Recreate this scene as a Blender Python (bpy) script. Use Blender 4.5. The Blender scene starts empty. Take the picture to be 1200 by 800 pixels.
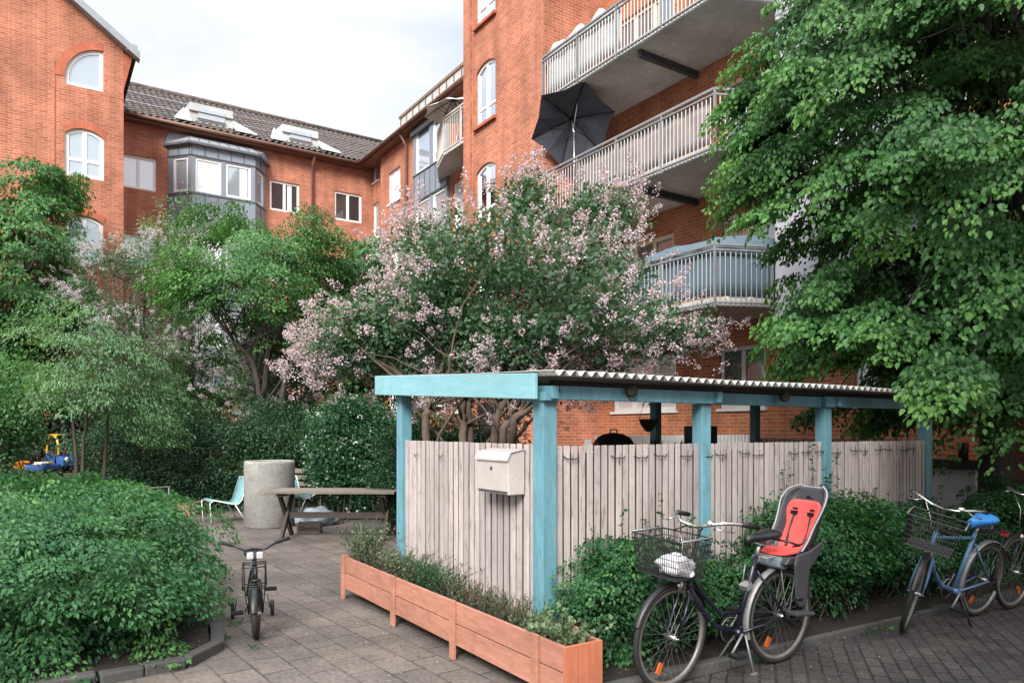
import bpy, bmesh, math, random
import numpy as np
from mathutils import Vector, Matrix

PI = math.pi
rad = math.radians
scene = bpy.context.scene
COL = scene.collection

# ---------------------------------------------------------------- survey of the place
# camera: 1.7 m above the paving, level, looking 33.3 degrees clockwise from +Y.
F, HOR, CX, H = 853.0, 502.0, 600.0, 1.70
TH = rad(33.3); S_, C_ = math.sin(TH), math.cos(TH)
def onx(px, py, x):
    a = (px-CX)/F; Z = x/(S_+a*C_)
    return Vector((x, Z*(C_-a*S_), H-(py-HOR)*Z/F))
def ony(px, py, y):
    a = (px-CX)/F; Z = y/(C_-a*S_)
    return Vector((Z*(S_+a*C_), y, H-(py-HOR)*Z/F))
def gnd(px, py, z=0.0):
    a = (px-CX)/F; Z = (H-z)*F/(py-HOR)
    return Vector((Z*(S_+a*C_), Z*(C_-a*S_), z))
def dep(px, py, Z):
    a = (px-CX)/F
    return Vector((Z*(S_+a*C_), Z*(C_-a*S_), H-(py-HOR)*Z/F))

# ---------------------------------------------------------------- objects and tags
def tag(o, label=None, cat=None, group=None, kind=None):
    if label: o['label'] = label
    if cat: o['category'] = cat
    if group: o['group'] = group
    if kind: o['kind'] = kind
    return o
def thing(name, label, cat, loc=(0, 0, 0), rotz=0.0, group=None):
    o = bpy.data.objects.new(name, None)
    o.empty_display_size = .2
    COL.objects.link(o); o.location = loc; o.rotation_euler = (0, 0, rotz)
    return tag(o, label, cat, group)
def root_off(o):
    v = Vector((0, 0, 0)); r = o
    while r is not None and r.parent is not None: r = r.parent
    if r is not None and r.rotation_euler.z != 0: return v   # turned things are built in their own coordinates
    while o is not None:
        v += Vector(o.location); o = o.parent
    return v

class MB:
    """collects shapes in world (or thing) coordinates and links them as one mesh"""
    def __init__(s): s.v = []; s.f = []; s.uv = {}; s.sm = set()
    def add(s, vs, fs, uvs=None, smooth=False):
        b = len(s.v); s.v += [tuple(p) for p in vs]
        for i, f in enumerate(fs):
            if smooth: s.sm.add(len(s.f))
            if uvs: s.uv[len(s.f)] = uvs[i]
            s.f.append(tuple(b+k for k in f))
        return s
    def box(s, c, size, M=None):
        hx, hy, hz = size[0]/2, size[1]/2, size[2]/2
        c = Vector(c); vs = []
        for dx, dy, dz in ((-1,-1,-1),(1,-1,-1),(1,1,-1),(-1,1,-1),(-1,-1,1),(1,-1,1),(1,1,1),(-1,1,1)):
            d = Vector((dx*hx, dy*hy, dz*hz))
            if M is not None: d = M @ d
            vs.append(c+d)
        return s.add(vs, [(0,3,2,1),(4,5,6,7),(0,1,5,4),(1,2,6,5),(2,3,7,6),(3,0,4,7)])
    def span(s, a, b):
        a = Vector(a); b = Vector(b)
        return s.box((a+b)/2, (abs(b.x-a.x), abs(b.y-a.y), abs(b.z-a.z)))
    def bar(s, a, b, w, h, up=(0,0,1)):
        a = Vector(a); b = Vector(b); d = (b-a); L = d.length
        if L < 1e-6: return s
        d.normalize(); up = Vector(up)
        if abs(d.dot(up)) > .98: up = Vector((1,0,0))
        sd = d.cross(up).normalized(); u = sd.cross(d).normalized()
        M = Matrix((d, sd, u)).transposed()
        return s.box((a+b)/2, (L, w, h), M)
    def tube(s, pts, r, seg=6, cap=True, closed=False):
        pts = [Vector(p) for p in pts]; n = len(pts)
        if not hasattr(r, '__len__'): r = [r]*n
        vs, fs = [], []; prev = None
        for i, p in enumerate(pts):
            if closed: t = pts[(i+1) % n]-pts[i-1]
            else: t = pts[min(i+1, n-1)]-pts[max(i-1, 0)]
            if t.length < 1e-9: t = Vector((0,0,1))
            t.normalize()
            if prev is None:
                a = Vector((0,0,1)) if abs(t.z) < .9 else Vector((1,0,0))
                prev = t.cross(a).normalized()
            prev = (prev - t*prev.dot(t))
            if prev.length < 1e-6: prev = t.orthogonal()
            prev.normalize(); b = t.cross(prev)
            for k in range(seg):
                an = 2*PI*k/seg
                vs.append(p + (prev*math.cos(an)+b*math.sin(an))*r[i])
        m = n if closed else n-1
        for i in range(m):
            j = (i+1) % n
            for k in range(seg):
                k2 = (k+1) % seg
                fs.append((i*seg+k, i*seg+k2, j*seg+k2, j*seg+k))
        s.add(vs, fs, smooth=seg > 4)
        if cap and not closed:
            b = len(s.v)-len(vs)
            s.f.append(tuple(b+k for k in reversed(range(seg))))
            s.f.append(tuple(b+(n-1)*seg+k for k in range(seg)))
        return s
    def lathe(s, prof, c, seg=24, M=None):
        c = Vector(c); vs, fs = [], []
        for r, z in prof:
            for k in range(seg):
                an = 2*PI*k/seg
                d = Vector((r*math.cos(an), r*math.sin(an), z))
                if M is not None: d = M @ d
                vs.append(c+d)
        for i in range(len(prof)-1):
            for k in range(seg):
                k2 = (k+1) % seg
                fs.append((i*seg+k, i*seg+k2, (i+1)*seg+k2, (i+1)*seg+k))
        return s.add(vs, fs, smooth=True)
    def prism(s, poly, d):
        d = Vector(d); poly = [Vector(p) for p in poly]; n = len(poly)
        vs = poly + [p+d for p in poly]
        fs = [tuple(reversed(range(n))), tuple(range(n, 2*n))]
        fs += [(i, (i+1) % n, n+(i+1) % n, n+i) for i in range(n)]
        return s.add(vs, fs)
    def xf(s, M):
        s.v = [tuple(M @ Vector(p)) for p in s.v]; return s
    def build(s, name, mat, parent=None, bevel=0.0, auto=False):
        off = root_off(parent)
        me = bpy.data.meshes.new(name)
        me.from_pydata([(p[0]-off.x, p[1]-off.y, p[2]-off.z) for p in s.v], [], s.f)
        if s.uv:
            l = me.uv_layers.new(name='UVMap')
            for fi, uvs in s.uv.items():
                p = me.polygons[fi]
                for k, li in enumerate(p.loop_indices): l.data[li].uv = uvs[k]
        for fi in s.sm: me.polygons[fi].use_smooth = True
        bm = bmesh.new(); bm.from_mesh(me)
        if not s.uv: bmesh.ops.recalc_face_normals(bm, faces=bm.faces)
        bm.to_mesh(me); bm.free()
        me.materials.append(mat)
        o = bpy.data.objects.new(name, me); COL.objects.link(o)
        if parent is not None: o.parent = parent
        if bevel:
            m = o.modifiers.new('bevel', 'BEVEL'); m.width = bevel; m.segments = 2; m.limit_method = 'ANGLE'; m.angle_limit = rad(40)
        return o

def own(o, loc):
    """move a single-mesh thing's origin to loc"""
    loc = Vector(loc)
    o.data.transform(Matrix.Translation(-loc)); o.location = loc
    return o

# ---------------------------------------------------------------- materials
def lin(c):
    def f(x):
        x /= 255.0
        return x/12.92 if x <= .04045 else ((x+.055)/1.055)**2.4
    return (f(c[0]), f(c[1]), f(c[2]), 1)
class NT:
    def __init__(s, name):
        s.m = bpy.data.materials.new(name); s.m.use_nodes = True
        s.t = s.m.node_tree; s.t.nodes.clear()
        s.out = s.n('ShaderNodeOutputMaterial')
    def n(s, ty, **kw):
        nd = s.t.nodes.new(ty)
        for k, v in kw.items():
            if k in nd.inputs.keys(): nd.inputs[k].default_value = v
            else: setattr(nd, k, v)
        return nd
    def l(s, a, b): s.t.links.new(a, b)
def mixrgb(T, fac, a, b, mode='MIX'):
    n = T.n('ShaderNodeMix', data_type='RGBA', blend_type=mode)
    for sock, v in ((n.inputs[0], fac), (n.inputs[6], a), (n.inputs[7], b)):
        if hasattr(v, 'links'): T.l(v, sock)
        else: sock.default_value = v
    return n.outputs[2]
def ramp(T, src, stops):
    r = T.n('ShaderNodeValToRGB'); e = r.color_ramp.elements
    while len(e) < len(stops): e.new(.5)
    for i, (p, c) in enumerate(stops):
        e[i].position = p; e[i].color = c if len(c) == 4 else (*c, 1)
    T.l(src, r.inputs[0]); return r.outputs[0]
def g(v): return (v, v, v, 1)

def surf(name, c, rough=.6, var=.18, vscale=3.0, fine=40.0, bump=.0, metal=0.0, stretch=None, dirt=0.0, spec=.4, coord='Object', island=0.0, chips=None):
    """plain surface: base colour with soft mottling, optional grain stretch, worn patches and bump"""
    T = NT(name); tc = T.n('ShaderNodeTexCoord'); src = tc.outputs[coord]
    if stretch:
        mp = T.n('ShaderNodeMapping'); mp.inputs['Scale'].default_value = stretch
        T.l(src, mp.inputs[0]); src = mp.outputs[0]
    n1 = T.n('ShaderNodeTexNoise', Scale=vscale, Detail=5.0, Roughness=.6); T.l(src, n1.inputs['Vector'])
    n2 = T.n('ShaderNodeTexNoise', Scale=fine, Detail=3.0, Roughness=.6); T.l(src, n2.inputs['Vector'])
    c = (c[0], c[1], c[2], 1)
    f1 = ramp(T, n1.outputs[0], [(.3, g(1-var)), (.7, g(1+var*.6))])
    f2 = ramp(T, n2.outputs[0], [(.3, g(1-var*.6)), (.7, g(1+var*.4))])
    col = mixrgb(T, 1.0, c, f1, 'MULTIPLY'); col = mixrgb(T, 1.0, col, f2, 'MULTIPLY')
    if dirt:
        n3 = T.n('ShaderNodeTexNoise', Scale=vscale*2.3, Detail=8.0, Roughness=.72); T.l(tc.outputs[coord], n3.inputs['Vector'])
        m = ramp(T, n3.outputs[0], [(.52, g(0)), (.72, g(dirt))])
        col = mixrgb(T, m, col, (c[0]*.35+.02, c[1]*.35+.02, c[2]*.3+.015, 1))
    if chips:
        n4 = T.n('ShaderNodeTexNoise', Scale=26.0, Detail=6.0, Roughness=.7); T.l(src, n4.inputs['Vector'])
        m4 = ramp(T, n4.outputs[0], [(.595, g(0)), (.64, g(.8))]); col = mixrgb(T, m4, col, (*chips, 1))
    if island:
        ge = T.n('ShaderNodeNewGeometry'); col = mixrgb(T, 1.0, col, ramp(T, ge.outputs['Random Per Island'], [(0, g(1-island)), (1, g(1+island*.5))]), 'MULTIPLY')
    b = T.n('ShaderNodeBsdfPrincipled', Roughness=rough, Metallic=metal); b.inputs['Specular IOR Level'].default_value = spec
    T.l(col, b.inputs['Base Color'])
    rr = T.n('ShaderNodeMapRange'); rr.inputs[3].default_value = max(.03, rough-.12); rr.inputs[4].default_value = min(1, rough+.12)
    T.l(n1.outputs[0], rr.inputs[0]); T.l(rr.outputs[0], b.inputs['Roughness'])
    if bump:
        bp = T.n('ShaderNodeBump', Strength=bump, Distance=.01); T.l(n2.outputs[0], bp.inputs['Height']); T.l(bp.outputs[0], b.inputs['Normal'])
    T.l(b.outputs[0], T.out.inputs[0]); return T.m

def brick(name, c1, c2, mortar, bw=.24, bh=.0775, ms=.009, coord='UV', var=.25, bump=.6, rough=.85, patch=None, squash=False, rot=0.0, stain=0.0, streak=0.0, worn=0.0):
    T = NT(name); tc = T.n('ShaderNodeTexCoord'); src = tc.outputs[coord]
    if rot:
        mp = T.n('ShaderNodeMapping'); mp.inputs['Rotation'].default_value = (0, 0, rot); T.l(src, mp.inputs[0]); src = mp.outputs[0]
    wob = T.n('ShaderNodeTexNoise', Scale=2.5, Detail=2.0); T.l(src, wob.inputs['Vector'])
    add = T.n('ShaderNodeVectorMath', operation='MULTIPLY_ADD'); T.l(wob.outputs[1], add.inputs[0]); add.inputs[1].default_value = (.012, .012, 0); T.l(src, add.inputs[2])
    b = T.n('ShaderNodeTexBrick'); T.l(add.outputs[0], b.inputs['Vector'])
    b.inputs['Scale'].default_value = 1.0; b.inputs['Brick Width'].default_value = bw; b.inputs['Row Height'].default_value = bh
    b.inputs['Mortar Size'].default_value = ms; b.inputs['Mortar Smooth'].default_value = .25; b.inputs['Bias'].default_value = 0.0
    b.inputs['Color1'].default_value = c1; b.inputs['Color2'].default_value = c2; b.inputs['Mortar'].default_value = mortar
    bcol = b.outputs[0]
    if worn:   # joints filled with grit in places
        nw = T.n('ShaderNodeTexNoise', Scale=1.3, Detail=5.0, Roughness=.7); T.l(src, nw.inputs['Vector'])
        bcol = mixrgb(T, ramp(T, nw.outputs[0], [(.40, g(0)), (.62, g(worn))]), b.outputs[0], tuple((c1[i]+c2[i])/2 for i in range(3))+(1,))
    n1 = T.n('ShaderNodeTexNoise', Scale=.7, Detail=6.0, Roughness=.65); T.l(src, n1.inputs['Vector'])
    n2 = T.n('ShaderNodeTexNoise', Scale=30.0, Detail=4.0, Roughness=.7); T.l(src, n2.inputs['Vector'])
    f1 = ramp(T, n1.outputs[0], [(.3, g(1-var)), (.7, g(1+var*.5))]); f2 = ramp(T, n2.outputs[0], [(.25, g(1-var)), (.75, g(1+var*.5))])
    col = mixrgb(T, 1, bcol, f1, 'MULTIPLY'); col = mixrgb(T, 1, col, f2, 'MULTIPLY')
    if streak:
        ms_ = T.n('ShaderNodeMapping'); ms_.inputs['Scale'].default_value = (2.6, .22, 1); T.l(src, ms_.inputs[0])
        ns = T.n('ShaderNodeTexNoise', Scale=1.0, Detail=5.0, Roughness=.6); T.l(ms_.outputs[0], ns.inputs['Vector'])
        col = mixrgb(T, 1, col, ramp(T, ns.outputs[0], [(.3, g(1-streak)), (.62, g(1.06))]), 'MULTIPLY')
    if patch:
        n3 = T.n('ShaderNodeTexNoise', Scale=1.7, Detail=8.0, Roughness=.75); T.l(src, n3.inputs['Vector'])
        m = ramp(T, n3.outputs[0], [(.54, g(0)), (.75, g(.55))]); col = mixrgb(T, m, col, patch)
    if stain:
        vr = T.n('ShaderNodeTexVoronoi', Scale=1.9, feature='F1'); T.l(add.outputs[0], vr.inputs['Vector'])
        m = ramp(T, vr.outputs[0], [(.02, g(stain)), (.07, g(0))]); col = mixrgb(T, m, col, (.02, .02, .02, 1))
    p = T.n('ShaderNodeBsdfPrincipled', Roughness=rough); p.inputs['Specular IOR Level'].default_value = .25
    T.l(col, p.inputs['Base Color'])
    inv = T.n('ShaderNodeMath', operation='SUBTRACT'); inv.inputs[0].default_value = 1.0; T.l(b.outputs['Fac'], inv.inputs[1])
    mul = T.n('ShaderNodeMath', operation='MULTIPLY_ADD'); T.l(n2.outputs[0], mul.inputs[0]); mul.inputs[1].default_value = .35; T.l(inv.outputs[0], mul.inputs[2])
    bp = T.n('ShaderNodeBump', Strength=bump, Distance=.008); T.l(mul.outputs[0], bp.inputs['Height']); T.l(bp.outputs[0], p.inputs['Normal'])
    T.l(p.outputs[0], T.out.inputs[0]); return T.m

def leafmat(name, dark, mid, light, trans=.3, rough=.42, spec=.5):
    T = NT(name); at = T.n('ShaderNodeAttribute', attribute_name='rnd')
    col = ramp(T, at.outputs['Fac'], [(0, (*dark, 1)), (.55, (*mid, 1)), (1, (*light, 1))])
    p = T.n('ShaderNodeBsdfPrincipled', Roughness=rough); p.inputs['Specular IOR Level'].default_value = spec
    T.l(col, p.inputs['Base Color'])
    tr = T.n('ShaderNodeBsdfTranslucent')
    tcol = mixrgb(T, 1, col, (1.5, 1.5, .7, 1), 'MULTIPLY'); T.l(tcol, tr.inputs[0])
    mx = T.n('ShaderNodeMixShader'); mx.inputs[0].default_value = trans
    T.l(p.outputs[0], mx.inputs[1]); T.l(tr.outputs[0], mx.inputs[2]); T.l(mx.outputs[0], T.out.inputs[0]); return T.m

def glass(name, base, refl=.35, tint=(.85, .92, 1.0), rough=.03):
    T = NT(name); p = T.n('ShaderNodeBsdfPrincipled', Roughness=.25); p.inputs['Base Color'].default_value = (*base, 1)
    gl = T.n('ShaderNodeBsdfGlossy', Roughness=rough); gl.inputs['Color'].default_value = (*tint, 1)
    tc = T.n('ShaderNodeTexCoord'); ns = T.n('ShaderNodeTexNoise', Scale=1.6, Detail=1.0); T.l(tc.outputs['Object'], ns.inputs['Vector'])
    bp = T.n('ShaderNodeBump', Strength=.06, Distance=.05); T.l(ns.outputs[0], bp.inputs['Height']); T.l(bp.outputs[0], gl.inputs['Normal'])
    fr = T.n('ShaderNodeFresnel', IOR=1.45)
    ma = T.n('ShaderNodeMath', operation='MULTIPLY_ADD', use_clamp=True); T.l(fr.outputs[0], ma.inputs[0]); ma.inputs[1].default_value = 1.0; ma.inputs[2].default_value = refl
    mx = T.n('ShaderNodeMixShader'); T.l(ma.outputs[0], mx.inputs[0]); T.l(p.outputs[0], mx.inputs[1]); T.l(gl.outputs[0], mx.inputs[2])
    T.l(mx.outputs[0], T.out.inputs[0]); return T.m

M = {}
M['brick_pale'] = brick('red_brick_wall', (.54, .185, .105, 1), (.41, .115, .062, 1), (.46, .29, .215, 1), ms=.011, bump=.5, var=.36, streak=.25)
M['brick_deep'] = brick('orange_brick_wall', (.55, .175, .068, 1), (.42, .11, .042, 1), (.44, .29, .215, 1), ms=.012, bump=.6, var=.36, streak=.28)
M['brick_trim'] = surf('brick_soldier_course', (.42, .125, .07), .85, .35, 3, 30, bump=.4)
M['brick_cream'] = brick('pink_brick_wall', (.52, .2, .14, 1), (.42, .14, .09, 1), (.45, .33, .27, 1), bump=.5)
M['zinc'] = surf('grey_blue_zinc', (.24, .275, .325), .5, .15, 1.5, 20, metal=.2)
M['zinc_light'] = surf('pale_zinc', (.27, .295, .32), .55, .12, 1.5, 20, metal=.3)
M['seam'] = surf('dark_zinc_seam', (.09, .10, .12), .5, .1)
M['tile'] = surf('dark_roof_tile', (.105, .09, .083), .95, .5, 5, 9, bump=.3, spec=.12)
M['white_paint'] = surf('white_paint', (.78, .78, .77), .45, .06)
M['cream_paint'] = surf('beige_window_paint', (.62, .49, .38), .5, .08)
M['wood_paint'] = surf('grey_window_paint', (.55, .54, .52), .5, .08)
M['white_roof'] = surf('white_dormer_sheet', (.46, .47, .47), .5, .15, 1.2)
M['gutter'] = surf('brown_gutter', (.16, .08, .055), .5, .2)
M['fascia_dark'] = surf('dark_eaves_board', (.13, .10, .09), .6, .2)
M['concrete'] = surf('weathered_concrete', (.27, .265, .25), .85, .32, 1.4, 25, bump=.35, dirt=.8)
M['slab'] = surf('balcony_concrete', (.48, .485, .47), .85, .3, .8, 18, bump=.2, dirt=.5)
M['steel'] = surf('galvanised_steel', (.25, .255, .26), .5, .15, 6, 40, metal=.35)
M['rail_wood'] = surf('pale_railing', (.5, .47, .44), .55, .15)
M['dark_steel'] = surf('dark_steel', (.05, .055, .06), .5, .2)
M['pane_sky'] = glass('window_glass_sky', (.33, .385, .43), .32)
M['pane_dark'] = glass('window_glass_dark', (.035, .032, .035), .07)
M['pane_mid'] = glass('window_glass_mid', (.12, .13, .14), .16)
M['pane_curtain'] = glass('window_glass_curtain', (.75, .75, .76), .22)
M['door_dark'] = surf('dark_door', (.035, .045, .055), .4, .15)
M['lilac_wall'] = surf('pale_lilac_panel', (.42, .42, .47), .6, .1)
M['blue_paint'] = surf('blue_painted_wood', (.115, .27, .335), .55, .25, 2.0, 22, bump=.3, stretch=(1, 1, .2), dirt=.5, chips=(.22, .24, .23))
M['blue_pale'] = surf('pale_blue_fascia', (.20, .41, .46), .5, .16, 2.0, 25, bump=.2, dirt=.3, stretch=(1, .2, 1), chips=(.3, .36, .36))
M['slat'] = surf('pinkish_fence_paint', (.405, .36, .35), .7, .24, 5, 30, bump=.25, stretch=(1, 1, .12), dirt=.5, island=.13, chips=(.2, .17, .15))
M['corrugate'] = surf('aged_corrugated_sheet', (.36, .36, .35), .55, .3, 2.5, 30, dirt=.6)
M['planter'] = surf('salmon_painted_wood', (.44, .20, .14), .65, .28, 2.5, 30, bump=.25, stretch=(1, .2, 1), dirt=.5, island=.15, chips=(.26, .16, .11))
M['planter_end'] = surf('bare_salmon_wood', (.42, .14, .075), .65, .25, 2.5, 30, bump=.15, stretch=(1, 1, .2), dirt=.35)
M['soil'] = surf('dark_soil', (.020, .016, .013), .95, .4, 6, 60, bump=.8)
M['earth'] = surf('garden_earth', (.06, .05, .038), .95, .35, 1.5, 30, bump=.7)
M['kerb'] = surf('stone_kerb', (.07, .068, .066), .85, .35, 3, 40, bump=.4)
M['bark'] = surf('dark_bark', (.06, .05, .042), .9, .4, 8, 40, bump=1.0, stretch=(1, 1, .3))
M['bark_lime'] = surf('lime_bark', (.05, .047, .043), .9, .4, 8, 40, bump=1.0, stretch=(1, 1, .3))
M['bark_lilac'] = surf('lilac_bark', (.10, .075, .06), .9, .35, 8, 40, bump=.8, stretch=(1, 1, .3))
M['black'] = surf('black_plastic', (.012, .013, .014), .42, .2)
M['rubber'] = surf('tyre_rubber', (.018, .018, .018), .75, .2)
M['chrome'] = surf('worn_chrome', (.55, .54, .52), .28, .15, 8, 40, metal=.9)
M['alu_rim'] = surf('dull_rim', (.22, .21, .20), .45, .2, 8, 30, metal=.6)
M['navy'] = surf('navy_frame_paint', (.009, .010, .024), .3, .15, spec=.5)
M['blue_frame'] = surf('light_blue_frame', (.09, .17, .30), .35, .12)
M['red_pad'] = surf('coral_seat_pad', (.80, .085, .075), .75, .1)
M['shell'] = surf('grey_seat_shell', (.045, .048, .055), .45, .1)
M['shell_rim'] = surf('light_shell_edge', (.32, .32, .34), .4, .1)
M['grey_plastic'] = surf('grey_blue_plastic', (.16, .19, .22), .5, .1)
M['bag'] = surf('white_plastic_bag', (.60, .59, .62), .4, .1)
M['cover_blue'] = surf('blue_saddle_cover', (.04, .25, .65), .45, .15)
M['orange'] = surf('orange_reflector', (.45, .10, .02), .3, .1)
M['wood_grey'] = surf('weathered_plank', (.17, .145, .125), .8, .3, 3, 30, bump=.4, stretch=(.2, 1, 1), dirt=.4, island=.25)
M['wood_warm'] = surf('warm_plank', (.22, .145, .09), .75, .25, 3, 30, bump=.2)
M['wood_dark'] = surf('dark_trestle', (.045, .035, .03), .75, .3, 3, 30)
M['teal'] = surf('teal_woven_seat', (.13, .27, .29), .7, .2, 8, 60)
M['white_tube'] = surf('white_tube', (.7, .72, .72), .4, .1)
M['mailbox'] = surf('pinkish_mailbox_paint', (.46, .42, .41), .4, .12)
M['umbrella'] = surf('navy_umbrella_cloth', (.06, .064, .088), .85, .15)
M['umbrella_white'] = surf('white_umbrella_cloth', (.72, .71, .70), .8, .08)
M['screen_blue'] = surf('blue_balcony_screen', (.085, .135, .18), .7, .15, 1.2)
M['screen_white'] = surf('white_balcony_screen', (.42, .41, .42), .8, .15)
M['screen_beige'] = surf('beige_balcony_screen', (.27, .225, .21), .8, .2)
M['toy_yellow'] = surf('yellow_toy_plastic', (.75, .47, .06), .35, .08)
M['toy_red'] = surf('red_toy_plastic', (.62, .04, .07), .35, .08)
M['toy_blue'] = surf('blue_toy_plastic', (.03, .09, .27), .35, .08)
M['toy_orange'] = surf('orange_toy_plastic', (.75, .25, .04), .35, .08)
M['picket'] = surf('white_picket_paint', (.68, .68, .69), .6, .1)
M['basket_wood'] = surf('dark_hanging_basket', (.035, .03, .025), .9, .3, 10, 50, bump=.6)
M['enamel'] = surf('black_enamel', (.02, .022, .026), .15, .05, spec=.7)
M['shed'] = surf('dark_playhouse_wood', (.035, .03, .028), .8, .3)
M['paving'] = brick('grey_pavers', (.175, .15, .134, 1), (.12, .105, .096, 1), (.062, .055, .047, 1), .36, .24, .009, 'Object', .5, .7, .9, patch=(.23, .18, .145, 1), rot=rad(86), stain=.5, worn=.9)
M['clinker'] = brick('dark_clinker_pavers', (.082, .075, .072, 1), (.05, .047, .047, 1), (.026, .024, .022, 1), .21, .105, .009, 'Object', .55, .9, .8, patch=(.14, .115, .095, 1), rot=rad(-38), stain=.5, worn=.7)

LG = {}
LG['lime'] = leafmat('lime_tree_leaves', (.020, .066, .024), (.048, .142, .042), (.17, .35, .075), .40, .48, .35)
LG['bush'] = leafmat('spirea_leaves', (.018, .066, .028), (.040, .132, .050), (.12, .27, .075), .32, .55, .3)
LG['shrub'] = leafmat('bed_shrub_leaves', (.015, .058, .026), (.03, .105, .040), (.085, .21, .055), .3, .5, .3)
LG['hedge'] = leafmat('hedge_leaves', (.014, .042, .021), (.026, .074, .034), (.055, .13, .052), .25, .5)
LG['ivy'] = leafmat('glossy_bush_leaves', (.014, .052, .027), (.028, .095, .044), (.07, .18, .07), .25, .35)
LG['green'] = leafmat('garden_tree_leaves', (.030, .09, .033), (.064, .175, .054), (.15, .31, .085), .32, .5, .3)
LG['elder'] = leafmat('elder_leaves', (.055, .125, .062), (.105, .215, .10), (.21, .35, .16), .32, .5, .35)
LG['lilac'] = leafmat('lilac_leaves', (.036, .080, .046), (.066, .138, .074), (.14, .23, .12), .32, .5, .35)
LG['bright'] = leafmat('bright_tree_leaves', (.026, .085, .030), (.05, .15, .048), (.10, .25, .07), .3, .5)
LG['herb'] = leafmat('grey_herb_leaves', (.06, .10, .05), (.11, .165, .08), (.20, .26, .14), .25, .6)
LG['heather'] = leafmat('dry_heather_leaves', (.045, .04, .035), (.09, .075, .06), (.14, .12, .09), .2, .7)
LG['thyme'] = leafmat('thyme_leaves', (.04, .062, .032), (.085, .11, .055), (.16, .17, .10), .25, .6)
LG['pink'] = leafmat('pale_pink_blossom', (.32, .225, .28), (.45, .36, .415), (.60, .53, .57), .22, .7, .2)
LG['mauve'] = leafmat('pale_mauve_blossom', (.34, .29, .36), (.48, .43, .50), (.62, .58, .62), .25, .7, .2)
LG['white'] = leafmat('white_flower_heads', (.55, .55, .5), (.7, .7, .68), (.8, .8, .8), .2, .7, .2)
CLOUD_LOW, CLOUD_HIGH, EXPO = 4.5, 18.0, 1.28
# ================================================================ buildings
def arc_pts(u0, u1, z0, z1, arch, rise):
    """outline of an opening, counter-clockwise, and the arc part of it"""
    if arch == 'seg':
        w = u1-u0; r = rise; R = (w*w/4+r*r)/(2*r); cu, cz = (u0+u1)/2, z1-R
        a0 = math.asin((w/2)/R)
        arc = [(cu+R*math.sin(a), cz+R*math.cos(a)) for a in [a0-2*a0*i/10 for i in range(11)]]
        return [(u0, z0), (u1, z0)]+arc, arc
    if arch == 'quarter':
        b = z1-z0-rise
        arc = [(u1-(u1-u0)*math.sin(a), z0+rise+b*math.cos(a)) for a in [PI/2*i/12 for i in range(13)]]
        return [(u0, z0), (u1, z0)]+arc, arc
    return [(u0, z0), (u1, z0), (u1, z1), (u0, z1)], [(u1, z1), (u0, z1)]
def inset(poly, d):
    n = len(poly); out = []
    for i in range(n):
        p0, p1, p2 = Vector(poly[i-1]), Vector(poly[i]), Vector(poly[(i+1) % n])
        d1 = (p1-p0).normalized(); d2 = (p2-p1).normalized()
        n1 = Vector((-d1.y, d1.x)); n2 = Vector((-d2.y, d2.x))
        b = n1+n2
        b = b/max(.35, b.dot(n1)) if b.length > 1e-6 else n1
        out.append(tuple(p1+b*d))
    return out
class Wall:
    def __init__(s, o, e, n):
        s.o, s.e, s.n = Vector(o), Vector(e).normalized(), Vector(n).normalized()
        s.flip = s.e.cross(Vector((0, 0, 1))).dot(s.n) < 0
    def p(s, u, z, off=0.0): return s.o+s.e*u+Vector((0, 0, z))+s.n*off
    def poly(s, mb, pts, off=0.0):
        vs = [s.p(u, z, off) for u, z in pts]; uv = [(u, z) for u, z in pts]
        if s.flip: vs.reverse(); uv.reverse()
        mb.add(vs, [tuple(range(len(vs)))], [uv])
    def fill(s, mb, U0, U1, Z0, Z1, ops=(), depth=.12, off=0.0):
        us = sorted(set([U0, U1]+[v for o in ops for v in (o[0], o[1]) if U0 < v < U1]))
        zs = sorted(set([Z0, Z1]+[v for o in ops for v in (o[2], o[3]) if Z0 < v < Z1]))
        for i in range(len(us)-1):
            for j in range(len(zs)-1):
                uc, zc = (us[i]+us[i+1])/2, (zs[j]+zs[j+1])/2
                if any(o[0] < uc < o[1] and o[2] < zc < o[3] for o in ops): continue
                s.poly(mb, [(us[i], zs[j]), (us[i+1], zs[j]), (us[i+1], zs[j+1]), (us[i], zs[j+1])], off)
        for o in ops:
            u0, u1, z0, z1 = o[:4]; arch = o[4] if len(o) > 4 else None; rise = o[5] if len(o) > 5 else 0
            pts, arc = arc_pts(u0, u1, z0, z1, arch, rise)
            if arch:
                for a, b in zip(arc[:-1], arc[1:]):
                    if min(z1-a[1], z1-b[1]) < 1e-5 and max(z1-a[1], z1-b[1]) < 1e-5: continue
                    q = [a, (a[0], z1), (b[0], z1), b]
                    s.poly(mb, q, off)
            n = len(pts)
            for i in range(n):
                a, b = pts[i], pts[(i+1) % n]
                if (Vector(a)-Vector(b)).length < 1e-6: continue
                vs = [s.p(*a, off), s.p(*b, off), s.p(*b, off-depth), s.p(*a, off-depth)]
                L = (Vector(a)-Vector(b)).length
                mb.add(vs, [(0, 1, 2, 3)], [[(0, 0), (L, 0), (L, depth), (0, depth)]])
def sbox(W, mb, u0, u1, z0, z1, o0, o1):
    vs = [W.p(u, z, o) for o in (o0, o1) for u, z in ((u0, z0), (u1, z0), (u1, z1), (u0, z1))]
    mb.add(vs, [(0, 1, 2, 3), (7, 6, 5, 4), (0, 4, 5, 1), (1, 5, 6, 2), (2, 6, 7, 3), (3, 7, 4, 0)])
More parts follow.
